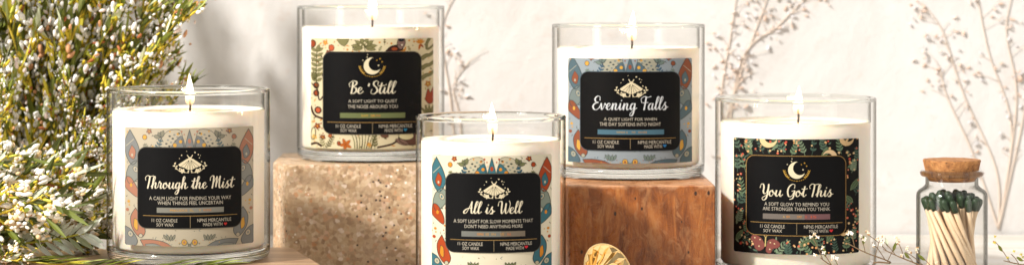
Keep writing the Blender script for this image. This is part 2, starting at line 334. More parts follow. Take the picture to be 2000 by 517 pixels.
# ---------------------------------------------------------------- label artwork
INK = {}
def ink(h):
    if h not in INK: INK[h] = mat('ink_'+h, tuple(0.64*x for x in srgb(h)), 0.65, Specular_IOR_Level=0.15)
    return INK[h]
M['panel'] = mat('black_panel_print', (0.003, 0.003, 0.0032), 0.5, Specular_IOR_Level=0.10)
class Art:
    def __init__(s, jar, clip): s.jar = jar; s.clip = clip; s.polys = []
    def poly(s, pts, c, lay=1): s.polys.append(([(p[0], p[1]) for p in pts], c, lay))
    def ell(s, cx, cy, rx, ry, c, lay=1, rot=0, n=14, out=None, ow=0.9):
        pts = []
        for k in range(n):
            a = 2*PI*k/n; x = rx*math.cos(a); y = ry*math.sin(a)
            pts.append((cx+x*math.cos(rot)-y*math.sin(rot), cy+x*math.sin(rot)+y*math.cos(rot)))
        s.poly(pts, c, lay)
        if out: s.line(pts+[pts[0]], ow, out, lay+1)
    def shape(s, pts, c, lay=1, out=None, ow=0.9):
        q = [(p.x, p.y) for p in spline([(a, b, 0) for a, b in pts]+[(*pts[0], 0)], 4)][:-1]
        s.poly(q, c, lay)
        if out: s.line(q+[q[0]], ow, out, lay+1)
    def leaf(s, x, y, Ln, W, ang, c, lay=1, out=None, vein=None):
        ca, sa = math.cos(ang), math.sin(ang); pts = []
        for t, wv in ((0, 0), (.25, .8), (.5, 1), (.78, .62), (1, 0), (.78, -.62), (.5, -1), (.25, -.8)):
            a = t*Ln; b = wv*W/2; pts.append((x+a*ca-b*sa, y+a*sa+b*ca))
        s.poly(pts, c, lay)
        if out: s.line(pts+[pts[0]], 0.8, out, lay+1)
        if vein: s.line([(x, y), (x+Ln*.85*ca, y+Ln*.85*sa)], 0.6, vein, lay+1)
    def line(s, pts, wd, c, lay=2, w1=None):
        pts = [Vector((p[0], p[1])) for p in pts]; n = len(pts)
        Lr = []; Rr = []
        for i, p in enumerate(pts):
            t = pts[min(i+1, n-1)]-pts[max(i-1, 0)]
            if t.length < 1e-6: t = Vector((1, 0))
            t.normalize(); nn = Vector((-t.y, t.x)); ww = wd if w1 is None else wd+(w1-wd)*i/(n-1)
            Lr.append(p+nn*ww/2); Rr.append(p-nn*ww/2)
        for i in range(n-1): s.polys.append(([tuple(Lr[i]), tuple(Lr[i+1]), tuple(Rr[i+1]), tuple(Rr[i])], c, lay))
    def curve(s, pts, wd, c, lay=2, w1=None):
        s.line([(p.x, p.y) for p in spline([(a, b, 0) for a, b in pts], 5)], wd, c, lay, w1)
    def sprig(s, x, y, Ln, ang, c, n=4, lw=7, ww=3.2, lay=1, out=None, bend=0.0, tipc=None):
        px, py, a = x, y, ang; st = Ln/n; pts = [(x, y)]
        for i in range(n):
            px += st*math.cos(a); py += st*math.sin(a); a += bend; pts.append((px, py))
            k = 1-0.35*i/n
            for sg in (-1, 1): s.leaf(px, py, lw*k, ww*k, a+sg*0.85, c, lay, out)
        s.leaf(px, py, lw*.8, ww*.8, a, c, lay, out); s.line(pts, 0.9, out or c, lay+1)
        if tipc: s.ell(px+math.cos(a)*3, py+math.sin(a)*3, 1.8, 1.8, tipc, lay+2, n=8)
    def flower(s, x, y, r, c, cc, n=5, lay=2, out=None):
        for k in range(n):
            a = 2*PI*k/n+0.4; s.ell(x+r*.6*math.cos(a), y+r*.6*math.sin(a), r*.52, r*.36, c, lay, a, 8, out, 0.6)
        s.ell(x, y, r*.3, r*.3, cc, lay+2, n=8)
    def crescent(s, cx, cy, r, ang, c, lay=2, d=0.42, rr=0.78, n=20):
        """crescent whose horns point along ang"""
        e = Vector((math.cos(ang), math.sin(ang)))*r*d; r2 = r*rr
        dd = e.length; ca = (r*r+dd*dd-r2*r2)/(2*r*dd); a0 = math.acos(max(-1, min(1, ca)))
        cb = (r2*r2+dd*dd-r*r)/(2*r2*dd); b0 = math.acos(max(-1, min(1, cb)))
        pts = [(cx+r*math.cos(ang+a0+(2*PI-2*a0)*i/n), cy+r*math.sin(ang+a0+(2*PI-2*a0)*i/n)) for i in range(n+1)]
        inn = []
        for i in range(n+1):
            th = ang-(PI-b0)-(2*b0)*(i/n)
            inn.append((cx+e.x+r2*math.cos(th), cy+e.y+r2*math.sin(th)))
        s.poly(pts+inn[1:-1], c, lay)
    def build(s, name, parent, mats=None, cuts=True, dz=0.0):
        """print the flat artwork round the jar: one mesh"""
        j = s.jar; bm = bmesh.new(); cols = []
        for pts, c, lay in s.polys:
            if c not in cols: cols.append(c)
            vs = [bm.verts.new((p[0], -p[1], lay)) for p in pts]
            try: f = bm.faces.new(vs); f.material_index = cols.index(c)
            except ValueError: pass
        bmesh.ops.triangulate(bm, faces=[f for f in bm.faces if len(f.verts) > 4])
        if s.clip:
            x0, x1, y0, y1 = s.clip
            for co, no in (((x1, 0, 0), (1, 0, 0)), ((x0, 0, 0), (-1, 0, 0)), ((0, -y0, 0), (0, 1, 0)), ((0, -y1, 0), (0, -1, 0))):
                bmesh.ops.bisect_plane(bm, geom=bm.verts[:]+bm.edges[:]+bm.faces[:], dist=1e-5, plane_co=co, plane_no=no, clear_outer=True)
        if cuts:
            x = j['cx']-130
            while x < j['cx']+131:
                bmesh.ops.bisect_plane(bm, geom=bm.verts[:]+bm.edges[:]+bm.faces[:], dist=1e-5, plane_co=(x, 0, 0), plane_no=(1, 0, 0)); x += 5
        bmesh.ops.triangulate(bm, faces=[f for f in bm.faces if len(f.verts) > 3])
        R = j['R']+0.02; Yd = j['Y']-0.8*j['R']
        for v in bm.verts:
            sx = max(-0.97, min(0.97, (v.co.x-j['cx'])*Yd/F/R)); th = math.asin(sx)
            z = -(-v.co.y-HY)*Yd/F-j['z0']; r = R+dz+v.co.z*0.0022
            v.co = Vector((r*math.sin(th), -r*math.cos(th), z))
        bmesh.ops.recalc_face_normals(bm, faces=bm.faces[:])
        for f in bm.faces:
            c = f.calc_center_median(); c.z = 0
            if f.normal.dot(c) < 0: f.normal_flip()
        return obj(name, bm, [(M[c] if c in M else ink(c)) for c in cols], parent, smooth=False)

# hand-lettered script alphabet: x-height 1, capitals 2.1; each stroke a list of points
GL = {
 'T': (0.86, [[(-.12,1.4),(-.2,1.8),(.12,2.15),(.55,2.02),(1.0,2.12)], [(.5,2.02),(.42,1),(.3,0)]]),
 'M': (1.72, [[(-.15,1.35),(-.15,1.8),(.15,2.1),(.35,1.9),(.35,1),(.25,0)], [(.25,0),(.5,1.2),(.85,1.95)], [(.85,1.95),(.85,1.2),(.8,.2)], [(.8,.2),(1.05,1.2),(1.35,2)], [(1.35,2),(1.3,.9),(1.35,.2),(1.5,0),(1.75,.3)]]),
 'B': (1.12, [[(.45,1.9),(.42,1),(.38,0)], [(.1,1.15),(-.02,1.65),(.4,2.1),(.85,2),(.9,1.55),(.55,1.15),(.92,.9),(.95,.35),(.6,-.02),(.3,.1)]]),
 'S': (1.05, [[(.88,1.5),(.95,1.9),(.7,2.1),(.38,1.85),(.42,1.4),(.8,.95),(.9,.4),(.55,-.05),(.15,.15),(.2,.65)]]),
 'A': (1.38, [[(1.1,.95),(.45,.8),(0,.35),(.08,0),(.45,.3),(1.0,2)], [(1.0,2),(1.0,1),(1.08,.15),(1.25,.03),(1.45,.3)]]),
 'W': (1.5, [[(-.15,1.35),(-.1,1.9),(.15,2.1),(.35,1.8),(.36,.6),(.48,0),(.75,.5),(.95,1.6)], [(.95,1.7),(.93,.6),(1.08,0),(1.38,.5),(1.55,1.5),(1.38,2.1)]]),
 'E': (1.0, [[(.95,1.5),(.9,2),(.55,2.1),(.25,1.7),(.38,1.25),(.72,1.12),(.3,.95),(.05,.5),(.3,0),(.7,.05),(1.02,.5)]]),
 'F': (0.98, [[(.6,2),(.55,1),(.45,0)], [(.05,1.15),(-.08,1.7),(.35,2.1),(.8,1.95),(1.25,2.08)], [(.25,1.08),(.9,1.15)]]),
 'Y': (1.15, [[(-.15,1.4),(-.05,1.95),(.22,2),(.38,1.5),(.36,.75),(.55,.35),(.85,.7),(1.02,2)], [(1.02,2),(1,.8),(.85,-.35),(.5,-.72),(.28,-.4),(.65,.0),(1.2,.35)]]),
 'G': (1.2, [[(.98,1.45),(1.0,1.95),(.65,2.1),(.2,1.6),(.08,.8),(.32,0),(.72,.15),(1.0,.9)], [(.7,.92),(1.03,.98),(1,.3),(.85,-.3),(.5,-.45)]]),
 'h': (1.02, [[(-.05,.3),(.35,1.2),(.52,1.8),(.42,2.05),(.28,1.85),(.2,1),(.13,0)], [(.13,0),(.28,.6),(.5,1),(.65,.85),(.6,.3),(.74,0),(1.05,.3)]]),
 'r': (0.74, [[(0,.3),(.15,1.2),(.28,.98),(.48,.92)], [(.48,.92),(.4,.4),(.5,0),(.78,.3)]]),
 'o': (0.86, [[(.5,1),(.2,.85),(.08,.4),(.28,0),(.56,.2),(.64,.7),(.45,1)], [(.45,1),(.5,.72),(.72,.6),(.9,.45)]]),
 'u': (1.08, [[(-.02,.3),(.2,1)], [(.2,1),(.14,.35),(.3,0),(.55,.3),(.76,1)], [(.76,1),(.7,.3),(.84,0),(1.1,.3)]]),
 'g': (0.92, [[(.62,.95),(.3,.98),(.08,.5),(.22,.03),(.48,.3),(.65,1)], [(.65,1),(.62,.2),(.52,-.6),(.28,-.95),(.08,-.72),(.4,-.2),(.95,.3)]]),
 't': (0.62, [[(-.02,.3),(.28,1.2),(.38,1.75)], [(.38,1.75),(.28,1),(.22,.3),(.38,0),(.65,.3)], [(0,1.3),(.35,1.25),(.72,1.36)]]),
 'e': (0.74, [[(-.02,.3),(.33,.5),(.56,.8),(.42,1.02),(.18,.82),(.12,.4),(.28,.02),(.52,.06),(.78,.35)]]),
 'i': (0.54, [[(-.02,.3),(.22,1)], [(.22,1),(.16,.35),(.28,0),(.56,.3)], [(.3,1.42),(.33,1.5)]]),
 's': (0.72, [[(-.02,.3),(.4,1.15)], [(.4,1.15),(.28,.85),(.5,.45),(.4,.0),(.12,-.02),(.3,.12),(.75,.4)]]),
 'l': (0.54, [[(-.05,.3),(.35,1.2),(.52,1.8),(.42,2.05),(.28,1.85),(.15,1),(.14,.3),(.28,0),(.56,.3)]]),
 'a': (0.94, [[(.62,.95),(.3,.98),(.08,.5),(.22,.02),(.48,.25),(.65,1)], [(.65,1),(.58,.3),(.7,0),(.96,.3)]]),
 'v': (0.88, [[(-.02,.3),(.15,1),(.24,.5),(.36,0),(.6,.5),(.66,1),(.78,.82),(.92,.72)]]),
 'n': (1.04, [[(-.02,.3),(.2,1)], [(.2,1),(.2,.6),(.15,0)], [(.15,0),(.28,.6),(.5,1),(.66,.85),(.6,.3),(.74,0),(1.06,.3)]]),
 "'": (0.3, [[(.1,1.65),(.02,1.25)]]), ' ': (0.62, []),
}
def title(art, text, x0, x1, base_y, top_y, c):
    x = 0; items = []
    for ch in text:
        adv, strokes = GL[ch]
        for st in strokes: items.append([(px+x+0.09*py, py) for px, py in st])
        x += adv
    xs = [p[0] for s in items for p in s]; lo, hi = min(xs), max(xs)
    sx = (x1-x0)/(hi-lo); sy = (base_y-top_y)/2.1
    for k, st in enumerate(items):
        pts = [(x0+(p.x-lo)*sx, base_y-p.y*sy) for p in spline([(a, b, 0) for a, b in st], 7)]
        n = len(pts)
        for i in range(n-1):
            # pressed on the down strokes, light on the up strokes
            def wd(i):
                a = pts[max(i-1, 0)]; b = pts[min(i+1, n-1)]; d = Vector((b[0]-a[0], b[1]-a[1]))
                if d.length < 1e-6: return 1.6
                return 1.05+1.75*max(0, d.y/d.length)**1.3
            d = Vector((pts[i+1][0]-pts[i][0], pts[i+1][1]-pts[i][1]))
            if d.length < 1e-6: continue
            def nrm(i):
                a = pts[max(i-1, 0)]; b = pts[min(i+1, n-1)]; t = Vector((b[0]-a[0], b[1]-a[1])).normalized(); return Vector((-t.y, t.x))
            A = Vector(pts[i]); B = Vector(pts[i+1]); na, nb = nrm(i), nrm(i+1); wa, wb = wd(i)/2, wd(i+1)/2
            art.polys.append(([tuple(A+na*wa), tuple(B+nb*wb), tuple(B-nb*wb), tuple(A-na*wa)], c, 3+0.02*i+0.5*(k % 3)))
        for e in (0, n-1):
            r = 0.9 if n > 3 else 1.3
            art.ell(pts[e][0], pts[e][1], r, r, c, 3.3+0.5*(k % 3)+(0.02*e), n=8)
TXT = {}
def text_polys(s):
    if s not in TXT:
        cu = bpy.data.curves.new('t', 'FONT'); cu.body = s; cu.resolution_u = 2
        o = bpy.data.objects.new('t', cu); col.objects.link(o)
        bpy.context.view_layer.update()
        me = bpy.data.meshes.new_from_object(o.evaluated_get(bpy.context.evaluated_depsgraph_get()))
        TXT[s] = [[(me.vertices[i].co.x, me.vertices[i].co.y) for i in p.vertices] for p in me.polygons]
        bpy.data.objects.remove(o); bpy.data.curves.remove(cu); bpy.data.meshes.remove(me)
    return TXT[s]
def caps(art, s, x0, x1, y0, y1, c, lay=3):
    ps = text_polys(s); xs = [p[0] for q in ps for p in q]; ys = [p[1] for q in ps for p in q]
    lo, hi, b, t = min(xs), max(xs), min(ys), max(ys)
    if hi-lo < 1e-6: return
    for q in ps: art.polys.append(([(x0+(x-lo)/(hi-lo)*(x1-x0), y1-(y-b)/(t-b)*(y1-y0)) for x, y in q], c, lay))
def rrect(x0, x1, y0, y1, r, n=8):
    pts = []
    for cx, cy, a in ((x1-r, y0+r, -PI/2), (x1-r, y1-r, 0), (x0+r, y1-r, PI/2), (x0+r, y0+r, PI)):
        pts += [(cx+r*math.cos(a+PI/2*k/n), cy+r*math.sin(a+PI/2*k/n)) for k in range(n+1)]
    return pts
def heart(art, x, y, s, c):
    pts = []
    for k in range(20):
        t = 2*PI*k/20
        pts.append((x+s*math.sin(t)**3, y-s*(13*math.cos(t)-5*math.cos(2*t)-2*math.cos(3*t)-math.cos(4*t))/16))
    art.poly(pts, c, 3)

def moth_art(a, X0, X1, Y0, Y1, pal, vo=0.0, h=229):
    W = X1-X0; cx = (X0+X1)/2; oy = Y0+vo*h
    teal, red, grey, cream, yel, blue, olive, line, blush = pal
    X = lambda u: X0+u*W
    Yv = lambda v: oy+v*h
    # crown of the big moth: scalloped pale wings, grey inner wings with suns, central spear
    for sg in (-1, 1):
        f = lambda x: cx+sg*x
        a.shape([(f(12), Yv(.17)), (f(16), Yv(.03)), (f(34), Yv(.015)), (f(48), Yv(.05)), (f(56), Yv(.12)), (f(56), Yv(.2)), (f(30), Yv(.22))], cream, 1, line)
        for k in range(3):
            for q in range(4):
                a.ell(f(20+k*9+q*3.2), Yv(.045+q*.032+k*.012), 2.6, 1.8, grey if (k+q) % 2 else line, 3, n=6)
        a.shape([(f(7), Yv(.2)), (f(14), Yv(.07)), (f(27), Yv(.11)), (f(37), Yv(.18)), (f(34), Yv(.22))], teal, 4, line)
        a.ell(f(17), Yv(.115), 3.3, 3.3, yel, 6, n=10); a.ell(f(28), Yv(.145), 3.8, 3.8, yel, 6, n=10)
        a.line([(f(9), Yv(.2)), (f(15), Yv(.09))], 1.1, line, 6)
        # side butterflies
        ux = .07
        s0 = lambda u: X(u) if sg < 0 else X(1-u)
        c1, c2 = (teal, red) if sg < 0 else (red, teal)
        a.shape([(s0(.04), Yv(.02)), (s0(.10), Yv(.14)), (s0(.115), Yv(.24)), (s0(.06), Yv(.32)), (s0(.01), Yv(.24)), (s0(.0), Yv(.12))], c1, 2, line, 1.2)
        a.shape([(s0(.055), Yv(.15)), (s0(.085), Yv(.2)), (s0(.07), Yv(.27)), (s0(.03), Yv(.23))], c2, 4, line)
        a.ell(s0(.058), Yv(.235), 2, 3, cream, 6, n=8)
        a.line([(s0(.01), Yv(.16)), (s0(.07), Yv(.1))], 1.2, cream, 4)
        a.shape([(s0(.03), Yv(.33)), (s0(.09), Yv(.28)), (s0(.13), Yv(.34)), (s0(.11), Yv(.42)), (s0(.04), Yv(.48)), (s0(.01), Yv(.41))], grey, 2, line, 1.2)
        a.ell(s0(.085), Yv(.355), 4.6, 6.5, cream, 4, 0.5*sg, 12, line); a.ell(s0(.085), Yv(.355), 1.8, 3, teal, 6, n=8)
        a.shape([(s0(.01), Yv(.42)), (s0(.05), Yv(.43)), (s0(.10), Yv(.52)), (s0(.10), Yv(.59)), (s0(.04), Yv(.55)), (s0(.0), Yv(.5))], c2, 3, line, 1.2)
        a.ell(s0(.05), Yv(.49), 2.6, 4, yel, 5, n=8)
        # lower corner butterfly
        a.shape([(s0(.085), Yv(.68)), (s0(.13), Yv(.78)), (s0(.16), Yv(.88)), (s0(.12), Yv(.93)), (s0(.06), Yv(.86)), (s0(.045), Yv(.76))], c2, 2, line, 1.2)
        a.shape([(s0(.075), Yv(.77)), (s0(.10), Yv(.79)), (s0(.10), Yv(.87)), (s0(.07), Yv(.84))], yel, 4, line)
        a.shape([(s0(.0), Yv(.84)), (s0(.05), Yv(.87)), (s0(.10), Yv(.96)), (s0(.06), Yv(1.02)), (s0(.0), Yv(.98))], teal, 3, line, 1.2)
        a.ell(s0(.045), Yv(.905), 5, 6, cream, 5, 0.4*sg, 12, line); a.ell(s0(.045), Yv(.905), 2, 2.6, grey, 7, n=8)
        a.shape([(s0(.12), Yv(.95)), (s0(.22), Yv(.945)), (s0(.33), Yv(.975)), (s0(.40), Yv(1.06)), (s0(.2), Yv(1.06))], c2, 3, line, 1.2)
        a.shape([(s0(.16), Yv(.985)), (s0(.24), Yv(.98)), (s0(.32), Yv(1.03)), (s0(.2), Yv(1.06))], grey, 5, line)
        a.ell(s0(.125), Yv(.915), 4, 4, cream, 6, n=10, out=line)
        # sprigs and berries
        a.sprig(s0(.245), Yv(.20), 20, -PI/2-0.35*sg, blue, 3, 9, 4.4, 2, None)
        a.sprig(s0(.30), Yv(.12), 10, -PI/2+0.5*sg, olive, 1, 15, 8, 2, line)
        a.ell(s0(.155), Yv(.08), 4.4, 4.8, yel if sg < 0 else red, 2, n=12, out=line)
        a.flower(s0(.19), Yv(.03), 5, red, yel, 5, 2, line)
        a.sprig(s0(.17), Yv(.19), 9, 0.3*sg-PI/2, olive, 2, 7, 3.5, 2, None)
        for u, v, r in ((.03, .63, 2.8), (.02, .70, 3.4), (.11, .60, 2), (.035, .66, 1.6), (.44, .03, 2), (.41, .05, 2.4), (.46, .055, 1.5), (.1, .64, 1.4), (.35, .03, 1.6)):
            a.ell(s0(u), Yv(v), r, r, (red, yel)[int(u*100) % 2], 3, n=8)
        for u, v in ((.02, .58), (.14, .27), (.14, .52), (.12, .7), (.22, .06), (.335, .17), (.28, .03), (.21, .14), (.04, .73), (.3, .95), (.43, .97)):
            a.line([(s0(u), Yv(v)), (s0(u)+2.5*sg, Yv(v)+3)], 1.1, line, 2)
        a.ell(s0(.46), Yv(.965), 5.4, 5.8, yel, 3, n=12, out=line); a.ell(s0(.46), Yv(.965), 2, 2.4, red, 5, n=8)
        for k in range(4): a.leaf(s0(.30+.03*k), Yv(.90), 13, 5, PI/2+(0.6-.35*k)*sg, olive, 1+(k % 2), line)
        for k in range(9): a.ell(s0(.22+.025*k), Yv(.93+.02*((k*7) % 3)), 1.0, 1.0, (line, red, yel)[k % 3], 3, n=6)
    r9 = random.Random(77)
    for k in range(150):
        u, v = r9.random(), r9.random()
        if .11 < u < .89 and .17 < v < .86: continue
        p_ = (X(u), Yv(v)); c = (grey, red, yel, olive, blue, line, cream)[k % 7]
        if k % 3 == 0: a.leaf(*p_, r9.uniform(3, 6), r9.uniform(1.4, 2.4), r9.uniform(0, 6.3), c, 0.5)
        elif k % 3 == 1: a.ell(*p_, r9.uniform(.7, 1.5), r9.uniform(.7, 1.5), c, 0.5, n=6)
        else: a.curve([p_, (p_[0]+r9.uniform(-3, 3), p_[1]-2), (p_[0]+r9.uniform(-4, 4), p_[1]-5)], .9, c, 0.5)
    a.shape([(cx, Yv(.015)), (cx+7, Yv(.13)), (cx+9, Yv(.2)), (cx, Yv(.215)), (cx-9, Yv(.2)), (cx-7, Yv(.13))], teal, 5, line)
    a.ell(cx, Yv(.11), 3.2, 4.6, red, 7, n=10); a.ell(cx, Yv(.165), 5, 2.6, blush, 7, n=10)
    a.ell(cx, Yv(1.02), 3, 10, olive, 3, n=10, out=line); a.leaf(cx, Yv(1.0), 12, 3, -PI/2+.5, olive, 3); a.leaf(cx, Yv(1.0), 12, 3, -PI/2-.5, olive, 3)

def meadow_art(a, X0, X1, Y0, Y1):
    X = lambda u: X0+u*(X1-X0)
    Yv = lambda v: Y0+v*(Y1-Y0)
    ol, do, rd, og, br, ln = '8A8558', '57532C', 'A04A26', 'D98F35', '3A2018', '2E2414'
    # left: thistle plant and berries
    a.ell(X(.015), Yv(.05), 6, 7, rd, 2, n=14, out=ln, ow=1.6); a.ell(X(.17), Yv(.085), 5.5, 6.2, 'C9613A', 2, n=12, out=ln)
    for k in range(7): a.leaf(X(.05), Yv(.12+.045*k), 15-k*.5, 6, -0.5, ol, 1, do); a.leaf(X(.05), Yv(.12+.045*k), 15-k*.5, 6, PI+0.5, ol, 1, do)
    a.leaf(X(.05), Yv(.13), 17, 8, -PI/2+.3, ol, 2, do); a.curve([(X(.05), Yv(.12)), (X(.045), Yv(.35)), (X(.06), Yv(.5))], 2, do, 3)
    a.flower(X(.12), Yv(.04), 5, og, 'E9B85A', 5, 2); a.flower(X(.145), Yv(.13), 5, rd, og, 5, 2, ln)
    # top: half leaf, big lotus leaf, bird-like bud kept plain, flowers
    a.shape([(X(.21), Yv(0)), (X(.24), Yv(.05)), (X(.28), Yv(.065)), (X(.31), Yv(.0))], ol, 2, do)
    for ang, L_ in ((-.1, 26), (.25, 24), (PI+.1, 26), (PI-.25, 24), (-.6, 22), (PI+.6, 22), (-1.2, 20), (-1.9, 20)):
        a.leaf(X(.435), Yv(.075), L_, 9, ang, ol, 2, do)
    for dx, dy in ((-7, -1), (-2, 3), (4, -2), (1, -5)): a.ell(X(.435)+dx, Yv(.075)+dy-3, 1.6, 1.9, 'F0E3B8', 5, n=7)
    a.curve([(X(.435), Yv(.08)), (X(.45), Yv(.13))], 1.4, do, 3)
    a.shape([(X(.60), Yv(.125)), (X(.65), Yv(.07)), (X(.72), Yv(.06)), (X(.75), Yv(.09)), (X(.72), Yv(.14))], br, 2, ln)
    a.ell(X(.68), Yv(.095), 6, 3, rd, 4, n=10); a.shape([(X(.71), Yv(.0)), (X(.76), Yv(.0)), (X(.765), Yv(.06)), (X(.73), Yv(.10)), (X(.70), Yv(.06))], '8C6F66', 3, ln)
    a.ell(X(.735), Yv(.015), 6, 3, '20242A', 5, n=10); a.ell(X(.74), Yv(.06), 1.8, 1.8, 'F2E6CC', 5, n=8)
    a.shape([(X(.70), Yv(.12)), (X(.745), Yv(.11)), (X(.775), Yv(.07)), (X(.76), Yv(.13))], og, 3)
    for k in range(5): a.leaf(X(.89), Yv(.05), 11, 4, -PI/2-1+.5*k, og, 2)
    a.leaf(X(.89), Yv(.05), 13, 5, PI/2+.2, 'C46A22', 2); a.leaf(X(.89), Yv(.05), 11, 4, PI/2-.7, rd, 2)
    for u, v in ((.655, .045), (.80, .02), (.56, .035), (.34, .12), (.30, .10), (.395, .12), (.84, .03)): a.ell(X(u), Yv(v), 2.1, 2.1, og, 2, n=8)
    a.sprig(X(.60), Yv(.06), 9, -PI/2, do, 2, 4, 2, 1); a.sprig(X(.55), Yv(.12), 10, -PI/2+.5, ol, 3, 4, 2, 1); a.sprig(X(.81), Yv(.12), 9, -PI/2-.4, '9A8A5A', 3, 4, 2, 1)
    # right: curling leaves
    a.curve([(X(.97), Yv(.0)), (X(.945), Yv(.05)), (X(.95), Yv(.10)), (X(.985), Yv(.08)), (X(1.01), Yv(.05))], 6.5, do, 2, 3); a.curve([(X(.97), Yv(.0)), (X(.945), Yv(.05)), (X(.95), Yv(.10)), (X(.985), Yv(.08)), (X(1.01), Yv(.05))], 4, ol, 3, 1.5)
    for v in (.16, .25, .34):
        for wd, c, l in ((9, do, 2), (6, ol, 3)):
            a.curve([(X(.90), Yv(v+.03)), (X(.94), Yv(v+.0)), (X(.97), Yv(v-.005)), (X(1.02), Yv(v-.05))], wd, c, l, wd*.6)
    a.flower(X(.955), Yv(.42), 6, og, 'F2D276', 5, 2, ln)
    a.shape([(X(.93), Yv(.56)), (X(.955), Yv(.46)), (X(.975), Yv(.5)), (X(1.0), Yv(.45)), (X(1.0), Yv(.58)), (X(.96), Yv(.6))], 'A8482A', 2, ln)
    for k in range(5): a.leaf(X(.965), Yv(.72), 26, 5, -PI/2-.7+.35*k, ol, 3, do)
    # left middle: curled shapes
    for v, c in ((.43, rd), (.50, rd)):
        a.ell(X(.045), Yv(v), 5, 5.5, c, 2, n=14, out=br, ow=2.4)
    a.curve([(X(.01), Yv(.42)), (X(.05), Yv(.46)), (X(.07), Yv(.56)), (X(.10), Yv(.53))], 2.6, br, 5)
    a.ell(X(.06), Yv(.655), 6, 6, 'C9613A', 2, n=14, out=br, ow=2.6); a.curve([(X(.0), Yv(.62)), (X(.03), Yv(.70)), (X(.10), Yv(.73))], 4, br, 5)
    for k in range(4): a.leaf(X(.03), Yv(.38), 18, 5, -PI/2-.5+.35*k, ol, 1, do)
    for k in range(9): a.ell(X(.02+.09*((k*37) % 10)/10), Yv(.76+.015*k), 1.6, 1.6, (og, rd, ol)[k % 3], 2, n=7)
    a.flower(X(.055), Yv(.80), 6, rd, og, 5, 2, ln); a.flower(X(.03), Yv(.90), 5, 'E0A93A', 'F0E0A0', 5, 2)
    a.ell(X(.02), Yv(.87), 4.5, 12, 'EDE2B4', 2, .1, 14, ln, 1.5)
    # bottom
    a.curve([(X(.0), Yv(.97)), (X(.05), Yv(.955)), (X(.09), Yv(.985))], 4, br, 3)
    a.sprig(X(.13), Yv(1.0), 24, -PI/2+.5, do, 5, 8, 3, 2); a.sprig(X(.11), Yv(1.0), 20, -PI/2-.3, ol, 4, 8, 3, 2, tipc=rd)
    a.flower(X(.10), Yv(.90), 5, rd, og, 5, 2, ln); a.flower(X(.16), Yv(.885), 4.5, 'C9613A', og, 5, 2, ln); a.ell(X(.23), Yv(.95), 3.6, 4.4, rd, 2, n=10, out=ln)
    for k in range(5): a.leaf(X(.285), Yv(.96), 13, 6, 2*PI*k/5+.5, 'C46A22', 2, rd)
    for k in range(8): a.curve([(X(.36+.018*k), Yv(1.01)), (X(.355+.022*k), Yv(.93)), (X(.335+.028*k), Yv(.87))], 2.6, (ol, do)[k % 2], 2, 1.2)
    a.sprig(X(.52), Yv(1.0), 28, -PI/2, ol, 5, 8, 3, 2, do); a.flower(X(.475), Yv(.96), 4.5, og, 'F0C860', 5, 2)
    a.ell(X(.60), Yv(.88), 8, 4, '7A5340', 2, .1, 12, ln); a.ell(X(.82), Yv(.905), 26, 14, '6E4C40', 2, .05, 22, ln, 1.5)
    a.ell(X(.775), Yv(.885), 15, 8, 'E9DFB0', 4, .05, 18, ln, 1.2); a.curve([(X(.54), Yv(.985)), (X(.65), Yv(.96)), (X(.70), Yv(.93))], 3.4, br, 4)
    a.ell(X(.74), Yv(.94), 14, 5, '8B6E62', 3, .35, 14, ln)
    rnd = random.Random(5)
    for k in range(330):
        u, v = rnd.random(), rnd.random()
        if .1 < u < .9 and .12 < v < .87: continue
        if k % 3: a.leaf(X(u), Yv(v), rnd.uniform(3, 9), rnd.uniform(1.5, 3.2), rnd.uniform(0, 6.3), (ol, do, og, ol, 'B9A66A', br)[k % 6], .4)
        else: a.ell(X(u), Yv(v), 1.1, 1.1, (ln, og, rd)[k % 9//3], .6, n=6)

